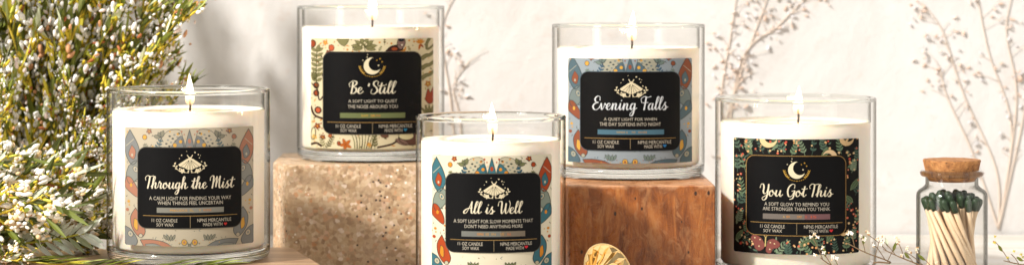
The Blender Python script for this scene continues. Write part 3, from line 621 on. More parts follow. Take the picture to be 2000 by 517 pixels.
def night_art(a, X0, X1, Y0, Y1):
    W, H = X1-X0, Y1-Y0
    X = lambda u: X0+u*W
    Yv = lambda v: Y0+v*H
    rnd = random.Random(11); gr = ['5C7360', '728A6A', '86987A', '4A6254']; be = ['E87A5A', 'F0AC6C', 'F4C488', 'D85A48', 'F2D09A']
    spots = [(.03, .30), (.07, .52), (.03, .75), (.08, .95), (.05, .12), (.10, .30), (.13, .12), (.24, .13), (.40, .13), (.46, .15), (.57, .14), (.62, .15), (.72, .12), (.86, .13), (.94, .30), (.97, .5), (.93, .62), (.98, .75), (.95, .9), (.82, 1.0), (.72, 1.0), (.62, 1.02), (.53, 1.0), (.44, 1.02), (.2, 1.03), (.12, .84), (.34, 1.02), (.03, .6), (.98, .2), (.9, .98), (.58, .92), (.77, .92), (.15, .04), (.33, .1), (.5, .08)]
    for i, (u, v) in enumerate(spots):
        a.sprig(X(u), Yv(v), rnd.uniform(22, 36), -PI/2+rnd.uniform(-.5, .5), gr[i % 4], rnd.choice((3, 4, 5)), rnd.uniform(8, 12), rnd.uniform(3, 5), 1+i % 2, None, rnd.uniform(-.1, .1), be[i % 5])
    for u, v, L_, an in ((.70, .16, 26, -.9), (.74, .9, 30, -1.0), (.67, .93, 28, -2.2), (.93, .45, 30, -.9), (.10, .07, 20, .9), (.53, .93, 24, -.6), (.95, .56, 22, -2.4), (.02, .9, 26, -1.0)):
        a.leaf(X(u), Yv(v), L_, 10, an, '566B4C', 3, '8A9A70', '8A9A70')
    for k in range(150):
        u, v = rnd.random(), rnd.random()
        if .1 < u < .9 and .13 < v < .86: continue
        a.leaf(X(u), Yv(v), rnd.uniform(6, 13), rnd.uniform(2, 3.6), -PI/2+rnd.uniform(-1.1, 1.1), gr[k % 4], .5)
    for k in range(330):
        u, v = rnd.random(), rnd.random()
        if .1 < u < .9 and .13 < v < .86: continue
        if .17 < u < .48 and v > .84: continue
        r = rnd.uniform(1.2, 2.5); a.ell(X(u), Yv(v), r, r, be[k % 5], 4+k % 2, n=8)
        if k % 3 == 0: a.ell(X(u), Yv(v), r*.4, r*.4, 'F6E0B0', 7, n=6)
    a.crescent(X(.28), Yv(.0), 17, -.9, 'F2D7A0', 6); a.crescent(X(.90), Yv(.0), 14, -1.0, 'EFC994', 6)
    a.crescent(X(.765), Yv(.155), 14, 2.55, 'F0CFA0', 6); a.crescent(X(.875), Yv(.80), 10, -1.2, 'E9C48C', 6)
    # rosy butterfly at the lower left
    bx, by = X(.255), Yv(.90); rs, ro = '8E5048', '6A3A34'
    a.shape([(bx, by+6), (bx-8, by-8), (bx-22, by-14), (bx-28, by-6), (bx-22, by+3), (bx-20, by+12), (bx-12, by+17), (bx-4, by+13)], rs, 6, ro)
    a.shape([(bx+2, by+8), (bx+6, by-4), (bx+18, by-7), (bx+29, by+2), (bx+24, by+10), (bx+15, by+12), (bx+10, by+21), (bx+2, by+18)], rs, 6, ro)
    a.line([(bx+1, by-10), (bx, by+8)], 2.2, 'D8C27C', 8); a.line([(bx+1, by-9), (bx-3, by-15)], 1, 'D8C27C', 8); a.line([(bx+1, by-9), (bx+5, by-15)], 1, 'D8C27C', 8)
    for dx, dy in ((-20, -8), (-10, -5), (-12, 8), (10, 0), (18, 2), (9, 13)): a.ell(bx+dx, by+dy, 1.5, 1.5, 'E8CFA0', 8, n=7)

def moth_emblem(a, cx, top, k=1.0):
    c, d = 'F1E2BD', '2B241A'
    Y = lambda y: top+y*k
    X = lambda x: cx+x*k
    for sg in (-1, 1):
        a.poly([(X(0), Y(13)), (X(6*sg), Y(15)), (X(21*sg), Y(25)), (X(19*sg), Y(28)), (X(10*sg), Y(31)), (X(2.5*sg), Y(35)), (X(0), Y(34))][::sg], c, 2)
        for ex, ey in ((16, 28.5), (10, 31), (5, 33)): a.line([(X(1.5*sg), Y(17)), (X(ex*sg), Y(ey))], 0.7, d, 3)
        a.line([(X(1.5*sg), Y(13)), (X(5*sg), Y(7.5))], 1.5, c, 3)
        for i in range(9):
            t = i/8; an = math.radians(10+72*t); px = 28*math.cos(an)*sg; py = 22+18*math.sin(an)
            a.leaf(X(px), Y(py), 5.2, 2.6, math.atan2(-.9, .5*sg)+(.9*sg*(1 if i % 2 else -1)), c, 2)
        a.curve([(X(28*sg), Y(22)), (X(25*sg), Y(32)), (X(14*sg), Y(38.5)), (X(2*sg), Y(40))], .8, c, 1)
        a.flower(X(14*sg), Y(36.5), 4.4, c, c, 5, 3)
    a.ell(X(0), Y(13.5), 3, 2.2, c, 4, n=10); a.line([(X(0), Y(20)), (X(0), Y(34))], 1.2, d, 4)
    for x, y, r in ((-15, 8, 1.2), (-19, 14, .8), (9, 3, 1.4), (15, 7, 1.2), (19, 8.5, .7), (17, 13, 1.0), (-6, 1, .7), (21, 20, 1.1)): a.ell(X(x), Y(y), r, r, c, 3, n=8)
def moon_emblem(a, cx, cy):
    c, g = 'F6E9C4', 'B98F35'
    a.crescent(cx, cy, 16.5, -0.55, c, 2, 0.44, 0.80)
    for sg in (-1, 1):
        for i in range(9):
            an = math.radians(8+80*i/8) if sg > 0 else math.radians(172-80*i/8)
            x, y = cx+24*math.cos(an)*1.0, cy+1+20*math.sin(an)
            a.ell(x, y, 1.25, 0.9, g, 2, an+PI/2, 8)
            if i < 5:
                a.leaf(x, y-1, 4, 1.8, -PI/2+.7, g, 3); a.leaf(x, y-1, 4, 1.8, -PI/2-.7, 'D0A850', 4)
    for x, y, r, q in ((-18, -11, 1.0, c), (-10, -17, 1.1, c), (-9, -22, .9, c), (9, -11, 1.2, g), (15, -14, 1.5, g), (19, -8, 1.4, g), (12, -1, 1.4, c)): a.ell(cx+x, cy+y, r, r, q, 3, n=8)

# ---------------------------------------------------------------- candles
def candle(spec, label):
    px0, px1, rim_y, Y = spec['px0'], spec['px1'], spec['rim'], spec['Y']
    R = (px1-px0)/2/F*Y; cxp = (px0+px1)/2; c = P(cxp, rim_y, Y); z0 = spec['z0']; H = c.z-z0
    j = dict(cx=cxp, R=R, Y=Y, z0=z0)
    root = empty('jar_candle', (c.x, Y, z0), label, 'candle', 'candles in clear glass jars', (0, 0, -math.atan2(c.x, Y)))   # label turned to the front
    Ri = R*0.935; bt = 0.60
    zw = P(0, spec['wax'], Y-Ri*0.0).z-z0                     # wax level
    bm = bmesh.new()                                          # wall: outer skin and inner skin
    lathe(bm, [(R, 0.62), (R, H-0.10)]); lathe(bm, [(Ri, H-0.10), (Ri, zw-0.05)])
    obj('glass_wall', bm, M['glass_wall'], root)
    bm = bmesh.new(); mid = (R+Ri)/2; hw = (R-Ri)/2+0.015
    lathe(bm, [(mid+hw*math.cos(2*PI*k/14), H-0.10+0.11*math.sin(2*PI*k/14)) for k in range(14)], closed=True)
    obj('glass_rim', bm, M['glass_rim'], root)
    bm = bmesh.new()
    lathe(bm, [(0, 0.06), (R*0.80, 0.04), (R*0.86, 0.0), (R-0.28, 0.02), (R-0.10, 0.12), (R-0.02, 0.30), (R, 0.60), (Ri+0.02, 0.61), (Ri-0.12, bt-0.02), (Ri-0.4, bt-0.10), (0, bt-0.14)])
    bmesh.ops.recalc_face_normals(bm, faces=bm.faces[:])
    obj('glass_base', bm, M['glass'], root)
    bm = bmesh.new(); rw = Ri-0.03                             # wax, slightly dished towards the wick
    prof = [(0, bt-0.09), (rw-0.35, bt-0.05), (rw-0.10, bt+0.03), (rw, bt+0.16), (rw, zw-0.03), (rw-0.03, zw), (rw-0.15, zw-0.03), (rw*0.7, zw-0.07), (rw*0.35, zw-0.10), (0.15, zw-0.13), (0, zw-0.13)]
    lathe(bm, prof); bmesh.ops.recalc_face_normals(bm, faces=bm.faces[:]); wax = obj('wax', bm, M['wax'], root)
    s = Y/F                                                   # cm per photo pixel here
    wt, wb = spec['wick']
    wz1 = P(0, wt, Y).z-z0; wx = (spec['fx']-cxp)*s
    bm = bmesh.new(); tube(bm, spline([(wx-0.01, 0, zw-0.16), (wx+0.02, 0.01, (zw+wz1)/2), (wx-0.01, 0, wz1), (wx+0.015, 0, wz1+0.14)], 3), [0.055]*9+[0.05], 8)
    obj('wick', bm, M['wick'], root)
    ft, fb = spec['flame']; z1 = P(0, ft, Y).z-z0; zb = P(0, fb, Y).z-z0; h = z1-zb; rw = spec.get('fw', 9.5)*s
    bm = bmesh.new()
    lathe(bm, [(0.0, 0), (rw*.55, .015*h), (rw*.88, .08*h), (rw*1.0, .20*h), (rw*0.92, .36*h), (rw*.74, .53*h), (rw*.52, .7*h), (rw*.30, .84*h), (rw*.12, .95*h), (0, h)], 24)
    fl = random.Random(int(spec['fx'])); lean = fl.uniform(-.09, .09); thin = fl.uniform(.85, 1.1)
    for v in bm.verts: t = v.co.z/h; v.co.x = v.co.x*thin+lean*t*t; v.co.y *= thin
    obj('flame', bm, M['flame'], root, loc=(wx, 0, zb))
    ld = bpy.data.lights.new('flame_light', 'POINT'); ld.energy = 0.075; ld.color = (1.0, 0.62, 0.28); ld.shadow_soft_size = 0.003
    lo = bpy.data.objects.new('flame_light', ld); col.objects.link(lo); lo.parent = root; lo.location = Vector((wx, 0, zb+h*0.35))*U
    bm = bmesh.new(); mr = Ri*0.62                                # melted pool round the wick
    lathe(bm, [(0.07, zw-0.105), (mr*.6, zw-0.09), (mr*.93, zw-0.068), (mr, zw-0.10)], 64)
    obj('melt_pool', bm, M['melt'], root)
    # label
    X0, X1, Y0, Y1 = spec['label']; a = Art(j, (X0, X1, Y0, Y1))
    a.poly(rrect(X0, X1, Y0, Y1, 3, 3), spec['paper'], 0); spec['art'](a, X0, X1, Y0, Y1)
    lab = a.build('label', root)
    a0, a1, b0, b1 = spec['panel']; a = Art(j, None)
    a.poly(rrect(a0-1.2, a1+1.2, b0-1.2, b1+1.2, 17), spec['edge'], 0); a.poly(rrect(a0, a1, b0, b1, 16), 'panel', 1)
    a.build('panel', lab, dz=0.022)
    a = Art(j, None); spec['emblem'](a); a.build('emblem', lab, dz=0.029)
    a = Art(j, None); title(a, spec['title'][0], *spec['title'][1:5], spec['tcol']); a.build('title_lettering', lab, dz=0.029)
    a = Art(j, None); g = 'CFC6B4'
    for ln in spec['lines']: caps(a, *ln, g)
    a.build('tagline_lettering', lab, dz=0.029)
    x0, x1, y0, y1 = spec['bar']; a = Art(j, None); a.poly([(x0, y0), (x1, y0), (x1, y1), (x0, y1)], spec['barc'][0], 0)
    if len(spec['barc']) > 1: a.poly([(x0+(x1-x0)*.62, y0), (x1, y0), (x1, y1), (x0+(x1-x0)*.62, y1)], spec['barc'][1], 0.6)
    for t, u0, u1, c in spec['bart']: caps(a, t, u0, u1, y0+3, y1-3, c, 2)
    a.build('colour_bar', lab, dz=0.029)
    x0, x1, y = spec['rule']; vx, vy = spec['vrule']; a = Art(j, None)
    a.line([(x0, y), (x1, y)], 1.1, 'A9864E', 0); a.line([(vx, y+.7), (vx, vy)], 1.1, '8D7C5E', 0)
    a.build('ruled_lines', lab, dz=0.029)
    a = Art(j, None)
    for ln in spec['small']: caps(a, *ln, g)
    a.build('small_lettering', lab, dz=0.029)
    a = Art(j, None); heart(a, *spec['heart']); a.build('heart', lab, dz=0.029)
    return root

P_mist = ('8A8B88', 'B9826A', '96978F', 'C6BBA4', 'DDA94E', '6B7A7C', '938F7C', '5F605B', 'C0937A')
P_well = ('3F727C', 'B4491F', '8D9788', 'C9BFA2', 'E0912A', '2C5C70', '7C7D55', '3B4038', 'C8754E')
P_eve = ('5B727C', '97563C', '7F8C8A', 'B3B09C', 'E0AC4C', '4D6A7E', '7B8D84', '4C5354', 'B5806A')
J = [
 dict(px0=210, px1=527, rim=172, Y=121.1, z0=J1Z, wax=212, fx=371, wick=(199, 213), flame=(143, 205), label=(245, 495, 248, 477), paper='C9BDA6',
  art=lambda a, *r: moth_art(a, *r, P_mist), panel=(271, 470, 286, 442), edge='6E6A60', emblem=lambda a: moth_emblem(a, 371, 292, 1.06),
  title=('Through the Mist', 286, 457, 365, 341), tcol='F3E7CC',
  lines=[('A CALM LIGHT FOR FINDING YOUR WAY', 293, 450, 380.5, 387.5), ('WHEN THINGS FEEL UNCERTAIN', 309, 434, 389.5, 396.5)],
  bar=(307.5, 436, 402, 412), barc=('8C8A80',), bart=[('PRECIOUS', 333, 366, 'E0A030'), ('IL', 371, 379, 'C89A40'), ('V', 388, 392, 'E8B040'), ('ROSE', 397, 412, 'D88A48')],
  rule=(281, 462, 418), vrule=(371.5, 441), small=[('11 OZ CANDLE', 298, 347, 423.5, 430), ('SOY WAX', 307, 340, 432, 438.3), ('NPNS MERCANTILE', 385, 450, 423.5, 430), ('MADE WITH', 396, 433, 432, 438.3)], heart=(439, 435, 3.2, 'D83A32')),
 dict(px0=580.5, px1=868, rim=11, Y=133.8, z0=J2Z, wax=51, fx=727, wick=(35, 49), flame=(-22, 40), label=(607, 847, 75, 289), paper='EADDB6',
  art=meadow_art, panel=(632, 822, 101.5, 260), edge='5E5A50', emblem=lambda a: moon_emblem(a, 727, 128),
  title=("Be 'Still", 683, 773, 181.5, 157), tcol='F6ECCF',
  lines=[('A SOFT LIGHT TO QUIET', 681, 775, 193.3, 200), ('THE NOISE AROUND YOU', 680, 776, 203.3, 210)],
  bar=(665, 790.5, 219, 229), barc=('737C50',), bart=[('KAW', 706, 719, 'E8B83A'), ('OB', 724, 732, 'F0A830'), ('IMA', 734, 743, 'D08A38')],
  rule=(640, 812, 237.5), vrule=(727.5, 258.5), small=[('11 OZ CANDLE', 657, 705, 241.5, 248), ('SOY WAX', 666, 697, 250, 256.3), ('NPNS MERCANTILE', 740, 804, 241.5, 248), ('MADE WITH', 751, 785, 250, 256.3)], heart=(791, 252.5, 3.4, '2F86B0')),
 dict(px0=812, px1=1105, rim=224.5, Y=118.0, z0=TZ, wax=270, fx=962, wick=(254, 269), flame=(199, 262), label=(843, 1078, 302, 531), paper='EEE4C8',
  art=lambda a, *r: moth_art(a, *r, P_well), panel=(871.5, 1055, 337, 489), edge='5E5A50', emblem=lambda a: moth_emblem(a, 965, 344, 1.0),
  title=('All is Well', 907, 1020, 413.5, 389.5), tcol='F4E8CA',
  lines=[('A SOFT LIGHT FOR SLOW MOMENTS THAT', 887, 1040, 425.3, 432), ("DON'T NEED ANYTHING MORE", 908, 1020, 435, 441.7)],
  bar=(902, 1025, 448, 458.5), barc=('7C7D76', '7E7262'), bart=[('KINDNESS', 932, 945, 'E89A38'), ('IS', 949, 955, 'D8A048'), ('IN', 960, 968, 'C89A50'), ('US', 977, 984, 'D89A40'), ('ALL', 990, 998, 'D87838')],
  rule=(880, 1048, 465), vrule=(964.5, 487), small=[('11 OZ CANDLE', 895, 943, 469.3, 475.8), ('SOY WAX', 904, 936, 478, 484.2), ('NPNS MERCANTILE', 977, 1038, 469.3, 475.8), ('MADE WITH', 988, 1022, 478, 484.2)], heart=(1027, 479.5, 3.4, 'D8303A')),
 dict(px0=1078, px1=1376, rim=46.5, Y=128.9, z0=J4Z, wax=92, fx=1234, wick=(74, 89), flame=(20, 80), label=(1109, 1352, 114, 317), paper='9FABB2',
  art=lambda a, *r: moth_art(a, *r, P_eve, -0.035, 215), panel=(1134, 1327, 140, 292), edge='5A666E', emblem=lambda a: moth_emblem(a, 1233, 146, 1.05),
  title=('Evening Falls', 1159, 1303, 213, 187), tcol='E9ECEE',
  lines=[('A QUIET LIGHT FOR WHEN', 1180, 1282, 228.3, 235), ('THE DAY SOFTENS INTO NIGHT', 1172, 1290, 237.6, 244.3)],
  bar=(1168, 1296, 251.5, 261), barc=('52788A',), bart=[('WINDS', 1204, 1221, 'D8B060'), ('A', 1223, 1226, 'D8A850'), ('TWO', 1233, 1241, 'D8A850'), ('ROADS', 1247, 1263, 'D89E48')],
  rule=(1142, 1319, 268.5), vrule=(1231, 289), small=[('11 OZ CANDLE', 1159, 1209, 272.5, 279), ('SOY WAX', 1168, 1200, 281, 287.3), ('NPNS MERCANTILE', 1246, 1310, 272.5, 279), ('MADE WITH', 1258, 1292, 281, 287.3)], heart=(1297.5, 283, 3.4, '2F7FC0')),
 dict(px0=1397, px1=1710, rim=189, Y=127.0, z0=TZ, wax=235, fx=1559, wick=(217, 231), flame=(167, 223), label=(1433, 1677, 270, 493), paper='12110F',
  art=night_art, panel=(1459, 1650, 303, 456), edge='B08A50', emblem=lambda a: moon_emblem(a, 1556, 329.5),
  title=('You Got This', 1486, 1625, 380.5, 356.5), tcol='F6EACB',
  lines=[('A SOFT GLOW TO REMIND YOU', 1494, 1618, 392.3, 399), ('ARE STRONGER THAN YOU THINK', 1491, 1620, 401.5, 408.2)],
  bar=(1491, 1620, 414.5, 425), barc=('7D746C', '7E5A5C'), bart=[('A', 1530, 1533, 'E8C070'), ('NEW', 1536, 1543, 'E89A30'), ('DAY', 1557, 1566, 'E8982A'), ('O', 1572, 1576, 'E06A30'), ('IS', 1583, 1594, 'D8603A')],
  rule=(1467, 1644, 432), vrule=(1556, 454), small=[('11 OZ CANDLE', 1486, 1533, 435.8, 442.3), ('SOY WAX', 1492, 1528, 444.5, 450.7), ('NPNS MERCANTILE', 1570, 1635, 435.8, 442.3), ('MADE WITH', 1580, 1616, 444.5, 450.7)], heart=(1622, 447, 3.4, 'D8343A')),
]
LBL = ['lit candle lettered Through the Mist, grey beige patterned label, on the low wooden board',
       "lit candle lettered Be 'Still, cream meadow label with moon, on the sandy stone block",
       'lit candle lettered All is Well, cream label with teal and rust moths, front middle',
       'lit candle lettered Evening Falls, blue patterned label, on the reddish wooden block',
       'lit candle lettered You Got This, black floral label with moons, beside the match bottle']
for s_, l_ in zip(J, LBL): candle(s_, l_)

# ---------------------------------------------------------------- match bottle
BY = 122.0; bc = P(1859, 517, BY); bs = BY/F
def bz(py): return P(0, py, BY).z-TZ
bott = empty('match_bottle', (bc.x, BY, TZ), 'small clear glass bottle with cork stopper holding green tipped matches', 'bottle')
BR = 69*bs
bm = bmesh.new()
zs = bz(372); nk = 51*bs
prof = [(BR*.98, .35), (BR, .6), (BR, zs-.25), (BR*.985, zs-.10), (BR*.93, zs+.04), (BR*.84, zs+.14), (nk+.08, zs+.22), (nk, zs+.32), (nk, bz(344))]
lathe(bm, prof, 72); lathe(bm, [(r-.09, z-(.05 if i > 3 else 0)) for i, (r, z) in enumerate(prof)][::-1], 72)
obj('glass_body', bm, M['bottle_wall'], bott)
bm = bmesh.new(); lathe(bm, [(nk+.11+(.17)*math.cos(2*PI*k/16), bz(337.5)+.17*math.sin(2*PI*k/16)) for k in range(16)], 72, True)
obj('glass_lip', bm, M['glass_rim'], bott)
bm = bmesh.new(); lathe(bm, [(0, .06), (BR*.8, .03), (BR*.9, 0), (BR*.97, .1), (BR*.985, .34), (BR-.12, .34), (BR-.3, .22), (0, .2)], 72)
bmesh.ops.recalc_face_normals(bm, faces=bm.faces[:]); obj('glass_base', bm, M['glass'], bott)
bm = bmesh.new(); zc0, zc1 = bz(353), bz(311); r0, r1 = nk-.12, 57.5*bs
lathe(bm, [(0, zc0), (r0-.06, zc0), (r0, zc0+.05), (r0+(r1-r0)*.25, bz(344)), (r1-.03, zc1-.06), (r1-.06, zc1), (0, zc1)], 48)
bmesh.ops.recalc_face_normals(bm, faces=bm.faces[:])
rnd = random.Random(3)
for v in bm.verts:
    if v.co.xy.length > .5 and v.co.z > bz(343): v.co += Vector((rnd.uniform(-.012, .012), rnd.uniform(-.012, .012), rnd.uniform(-.012, .012)))
cork = obj('cork_stopper', bm, M['cork'], bott); cork.data.set_sharp_from_angle(angle=math.radians(40))

def match_mesh(Lm):
    b1 = bmesh.new(); tube(b1, [(0, 0, 0), (0, 0, Lm*.5), (0, 0, Lm)], [.14, .14, .135], 6)
    b2 = bmesh.new(); lathe(b2, [(.0, Lm-.42), (.145, Lm-.44), (.16, Lm-.25), (.178, Lm-.05), (.165, Lm+.08), (.11, Lm+.18), (0, Lm+.21)], 12)
    bmesh.ops.recalc_face_normals(b2, faces=b2.faces[:])
    return b1, b2
def place_match(o, a0, rb, a1, rt, zt, zb=.40):
    p0 = Vector((rb*math.cos(a0), rb*math.sin(a0), zb)); p1 = Vector((rt*math.cos(a1), rt*math.sin(a1), zt))
    o.location = (Vector((bc.x, BY, TZ))+p0)*U; o.rotation_mode = 'QUATERNION'; o.rotation_quaternion = (p1-p0).to_track_quat('Z', 'Y')
root0 = empty('match', (0, 0, 0)); b1, b2 = match_mesh(4.2)
st0 = obj('stick', b1, M['match_wood'], root0); hd0 = obj('head', b2, M['match_head'], root0)
MG = 'green tipped matches standing in the bottle'
rnd = random.Random(8); k = 0; heads = []
for ring, (n, rb, rt) in enumerate(((17, 1.32, 1.36), (11, .96, 1.0), (6, .55, .6))):
    for i in range(n):
        a0 = 2*PI*i/n+rnd.uniform(-.08, .08)+ring*.3; a1 = a0-1.60-rnd.uniform(-.08, .08)
        if k == 0: o = root0
        else:
            o = root0.copy(); col.objects.link(o)
            for ch in (st0, hd0): c = ch.copy(); col.objects.link(c); c.parent = o
        place_match(o, a0, rb, a1, rt, 4.28+rnd.uniform(-.12, .12)+ring*.12); heads.append((rt*math.sin(a1), rt*math.cos(a1), ring, o))
        tag(o, 'green tipped wooden match leaning among the others in the corked bottle', 'match', MG); k += 1

front = sorted([h for h in heads if h[0] < -.1 and h[2] == 0], key=lambda h: h[1])
for h, wd in zip(front, ('leftmost', 'second from the left', 'third from the left', 'fourth from the left', 'fifth from the left', 'sixth from the left', 'seventh from the left', 'eighth from the left')):
    h[3]['label'] = wd+' of the front row of green tipped matches in the corked bottle'
for h in heads:
    if h not in front: h[3]['label'] = 'green tipped match behind the front row in the corked bottle'

# ---------------------------------------------------------------- gold cup
gc = P(1185, 528, 117.5)
gold = empty('gold_cup', (gc.x, 117.5, gc.z), 'polished gold faceted metal cup tipped over before the reddish wooden block', 'cup')
gold.rotation_euler = Vector((0.50, -0.74, 0.45)).to_track_quat('Z', 'Y').to_euler()
bm = bmesh.new()
lathe(bm, [(0, -.95), (.35, -.93), (.75, -.72), (1.12, -.25), (1.30, .08), (1.34, .12), (1.30, .15), (1.24, .08), (1.0, -.22), (.62, -.62), (.25, -.82), (0, -.84)], 32)
for i, v in enumerate(bm.verts):      # pressed ribs
    if v.co.xy.length > .2 and int(round(math.degrees(math.atan2(v.co.y, v.co.x))/11.25)) % 2 and v.co.xy.length < 1.27: v.co.x *= .86; v.co.y *= .86; v.co.z -= .06
g_ = obj('faceted_bowl', bm, M['gold'], gold, smooth=False)
bm = bmesh.new(); lathe(bm, [(1.32+.045*math.cos(2*PI*k/8), .13+.045*math.sin(2*PI*k/8)) for k in range(8)], 64, True); obj('rim', bm, M['gold'], gold)

# ---------------------------------------------------------------- plants
def leaf_mesh(bm, p, d, up, Ln, W, curl, mi=0):
    d = d.normalized(); s = d.cross(up)
    if s.length < .05: s = d.cross(Vector((1, 0, 0)))
    s.normalize(); u = s.cross(d)
    prev = None
    for t, wv in ((0, .12), (.25, .8), (.5, 1), (.78, .62), (1, .03)):
        c = p+d*(t*Ln)+u*(curl*t*t*Ln)
        row = [bm.verts.new(c+s*(wv*W/2)+u*(.12*W*wv)), bm.verts.new(c), bm.verts.new(c-s*(wv*W/2)+u*(.12*W*wv))]
        if prev:
            for a in (0, 1):
                f = bm.faces.new((prev[a], prev[a+1], row[a+1], row[a])); f.material_index = mi
        prev = row
def branch_protos(seed, Ln, leaf_n, leaf_l, leaf_w, bl_n, bl_r, bud_n, spread, start=.2, side=.5, cluster=False):
    """stem, leaves, blossoms, buds as four bmeshes along +Z"""
    rnd = random.Random(seed); A, B, C_, D = bmesh.new(), bmesh.new(), bmesh.new(), bmesh.new()
    bx, by = rnd.uniform(-.12, .12)*Ln, rnd.uniform(-.12, .12)*Ln
    def pos(t): return Vector((bx*t*t, by*t*t, Ln*t))
    tube(A, [pos(i/8) for i in range(9)], [.075-.045*i/8 for i in range(9)], 5)
    twigs = []
    for k in range(9):
        t = start+(1-start)*(k+.5)/9; a = rnd.uniform(0, 2*PI); d = (Vector((math.cos(a), math.sin(a), 0))*side+Vector((0, 0, 1))).normalized()
        l = rnd.uniform(.10, .19)*Ln*(1.15-.5*t); p = pos(t)
        pts = [p, p+d*l*.5+Vector((0, 0, .02*l)), p+d*l+Vector((0, 0, .1*l))]
        tube(A, pts, [.035, .028, .018], 4); twigs.append((p, d, l))
    for i in range(leaf_n):
        if rnd.random() < .5:
            t = start*.6+(1-start*.6)*rnd.random(); p = pos(t); ax = Vector((0, 0, 1))
        else:
            p0, ax, l = rnd.choice(twigs); p = p0+ax*l*rnd.random()
        a = rnd.uniform(0, 2*PI); d = (ax+Vector((math.cos(a), math.sin(a), 0))*rnd.uniform(.15, spread)).normalized()
        leaf_mesh(B, p, d, Vector((rnd.uniform(-1, 1), rnd.uniform(-1, 1), .3)), leaf_l*rnd.uniform(.6, 1.2), leaf_w*rnd.uniform(.7, 1.25), rnd.uniform(-.2, .25))
    for i in range(bl_n):
        if cluster:
            p0, ax, l = twigs[min(8, int(9*rnd.random()**.6))]; c0 = p0+ax*l*rnd.uniform(.8, 1.1)
            p = c0+Vector((rnd.gauss(0, .2), rnd.gauss(0, .2), rnd.gauss(0, .2)))
        else:
            p0, ax, l = rnd.choice(twigs); p = p0+ax*l*rnd.uniform(.2, 1.15)+Vector((rnd.gauss(0, .28), rnd.gauss(0, .28), rnd.gauss(0, .28)))
        q = Vector((rnd.gauss(0, 1), rnd.gauss(0, 1), rnd.gauss(0, 1))).to_track_quat('Z', 'Y'); r = bl_r*rnd.uniform(.65, 1.25)
        q = (Vector((0, 0, 1))+.45*Vector((rnd.gauss(0, 1), rnd.gauss(0, 1), rnd.gauss(0, 1)))).to_track_quat('Z', 'Y')
        blob(C_, p, r, r, r*rnd.uniform(1.0, 2.3), q, 6, 4, rnd=rnd, jit=.15)
    for i in range(bud_n):
        p0, ax, l = rnd.choice(twigs); p = p0+ax*l*rnd.uniform(.1, 1.1)+Vector((rnd.gauss(0, .12), rnd.gauss(0, .12), rnd.gauss(0, .12)))
        d = (ax+Vector((rnd.gauss(0, .4), rnd.gauss(0, .4), rnd.gauss(0, .4)))).normalized()
        blob(D, p, .065, .065, rnd.uniform(.09, .30), d.to_track_quat('Z', 'Y'), 5, 4, rnd=rnd)
    return A, B, C_, D
def make_branch(root, protos, seed_obj, base_p, tip_p, spin, scale, first):
    if first:
        o = seed_obj[0]; kids = seed_obj[1]
    else:
        o = seed_obj[0].copy(); col.objects.link(o)
        for ch in seed_obj[1]:
            c = ch.copy(); col.objects.link(c); c.parent = o
    o.parent = root; o.location = (base_p-Vector(root.location)/U)*U
    d = (tip_p-base_p); q = d.to_track_quat('Z', 'Y'); o.rotation_mode = 'QUATERNION'
    from mathutils import Quaternion
    o.rotation_quaternion = q @ Quaternion((0, 0, 1), spin); o.scale = (scale,)*3
    return o
def protoset(params, mats, names=('foliage', 'blossoms', 'buds')):
    out = []
    for pr in params:
        A, B, C_, D = branch_protos(**pr)
        st = obj('branch', A, mats[0]); kids = []
        for bm, m_, nm in zip((B, C_, D), mats[1:], names):
            if len(bm.verts): kids.append(obj(nm, bm, m_, st, smooth=nm != 'foliage'))
            else: bm.free()
        out.append([st, kids, False])
    return out
rnd = random.Random(21)
bush_root = empty('flowering_bush', (-27, 131, TZ), 'tall leafy bush with tiny pale blossoms and yellow buds at the left', 'bush')
setA = protoset([dict(seed=s, Ln=15, leaf_n=110, leaf_l=1.25, leaf_w=.25, bl_n=225, bl_r=.078, bud_n=230, spread=.28, start=.16, side=.45) for s in (1, 2, 3, 4)],
                (M['stem'], M['leaf'], M['bloom'], M['bud']))
setB = protoset([dict(seed=s, Ln=15, leaf_n=90, leaf_l=2.0, leaf_w=.42, bl_n=16, bl_r=.08, bud_n=24, spread=.6, start=.05, side=.5) for s in (11, 12)],
                (M['stem'], M['dark_leaf'], M['bloom'], M['bud']))
def use(pset, root, b, t, Lref=15.0, spin=None):
    pr = rnd.choice(pset); first = not pr[2]; pr[2] = True
    return make_branch(root, None, pr, b, t, rnd.uniform(0, 6.28) if spin is None else spin, (t-b).length/Lref, first)
tips = []
for i in range(46):      # tips spread over the left of the picture: (photo column, row), depth
    px = rnd.uniform(-150, 330); py = rnd.uniform(-330, 300)
    if px > 230 and py > 150: py -= 130
    tips.append((px, py, rnd.uniform(127, 139)))
tips += [(345, -60, 132), (350, 40, 130), (340, 110, 131), (352, 150, 133), (300, 160, 134), (320, 10, 128), (280, 60, 130), (235, 240, 129), (200, 330, 128), (215, 400, 131)]
for px, py, Y in tips:
    t = P(px, py, Y); b = Vector((-27+rnd.uniform(-3.0, 3.0)+max(0, px)*.006, 131+rnd.uniform(-2.5, 3), TZ+.15))
    use(setA, bush_root, b, t)
for i in range(26):
    px = rnd.uniform(-150, 240); py = rnd.uniform(-150, 380); t = P(px, py, rnd.uniform(133, 141))
    use(setB, bush_root, Vector((-27+rnd.uniform(-3, 4), 133+rnd.uniform(-2, 3), TZ+.15)), t)

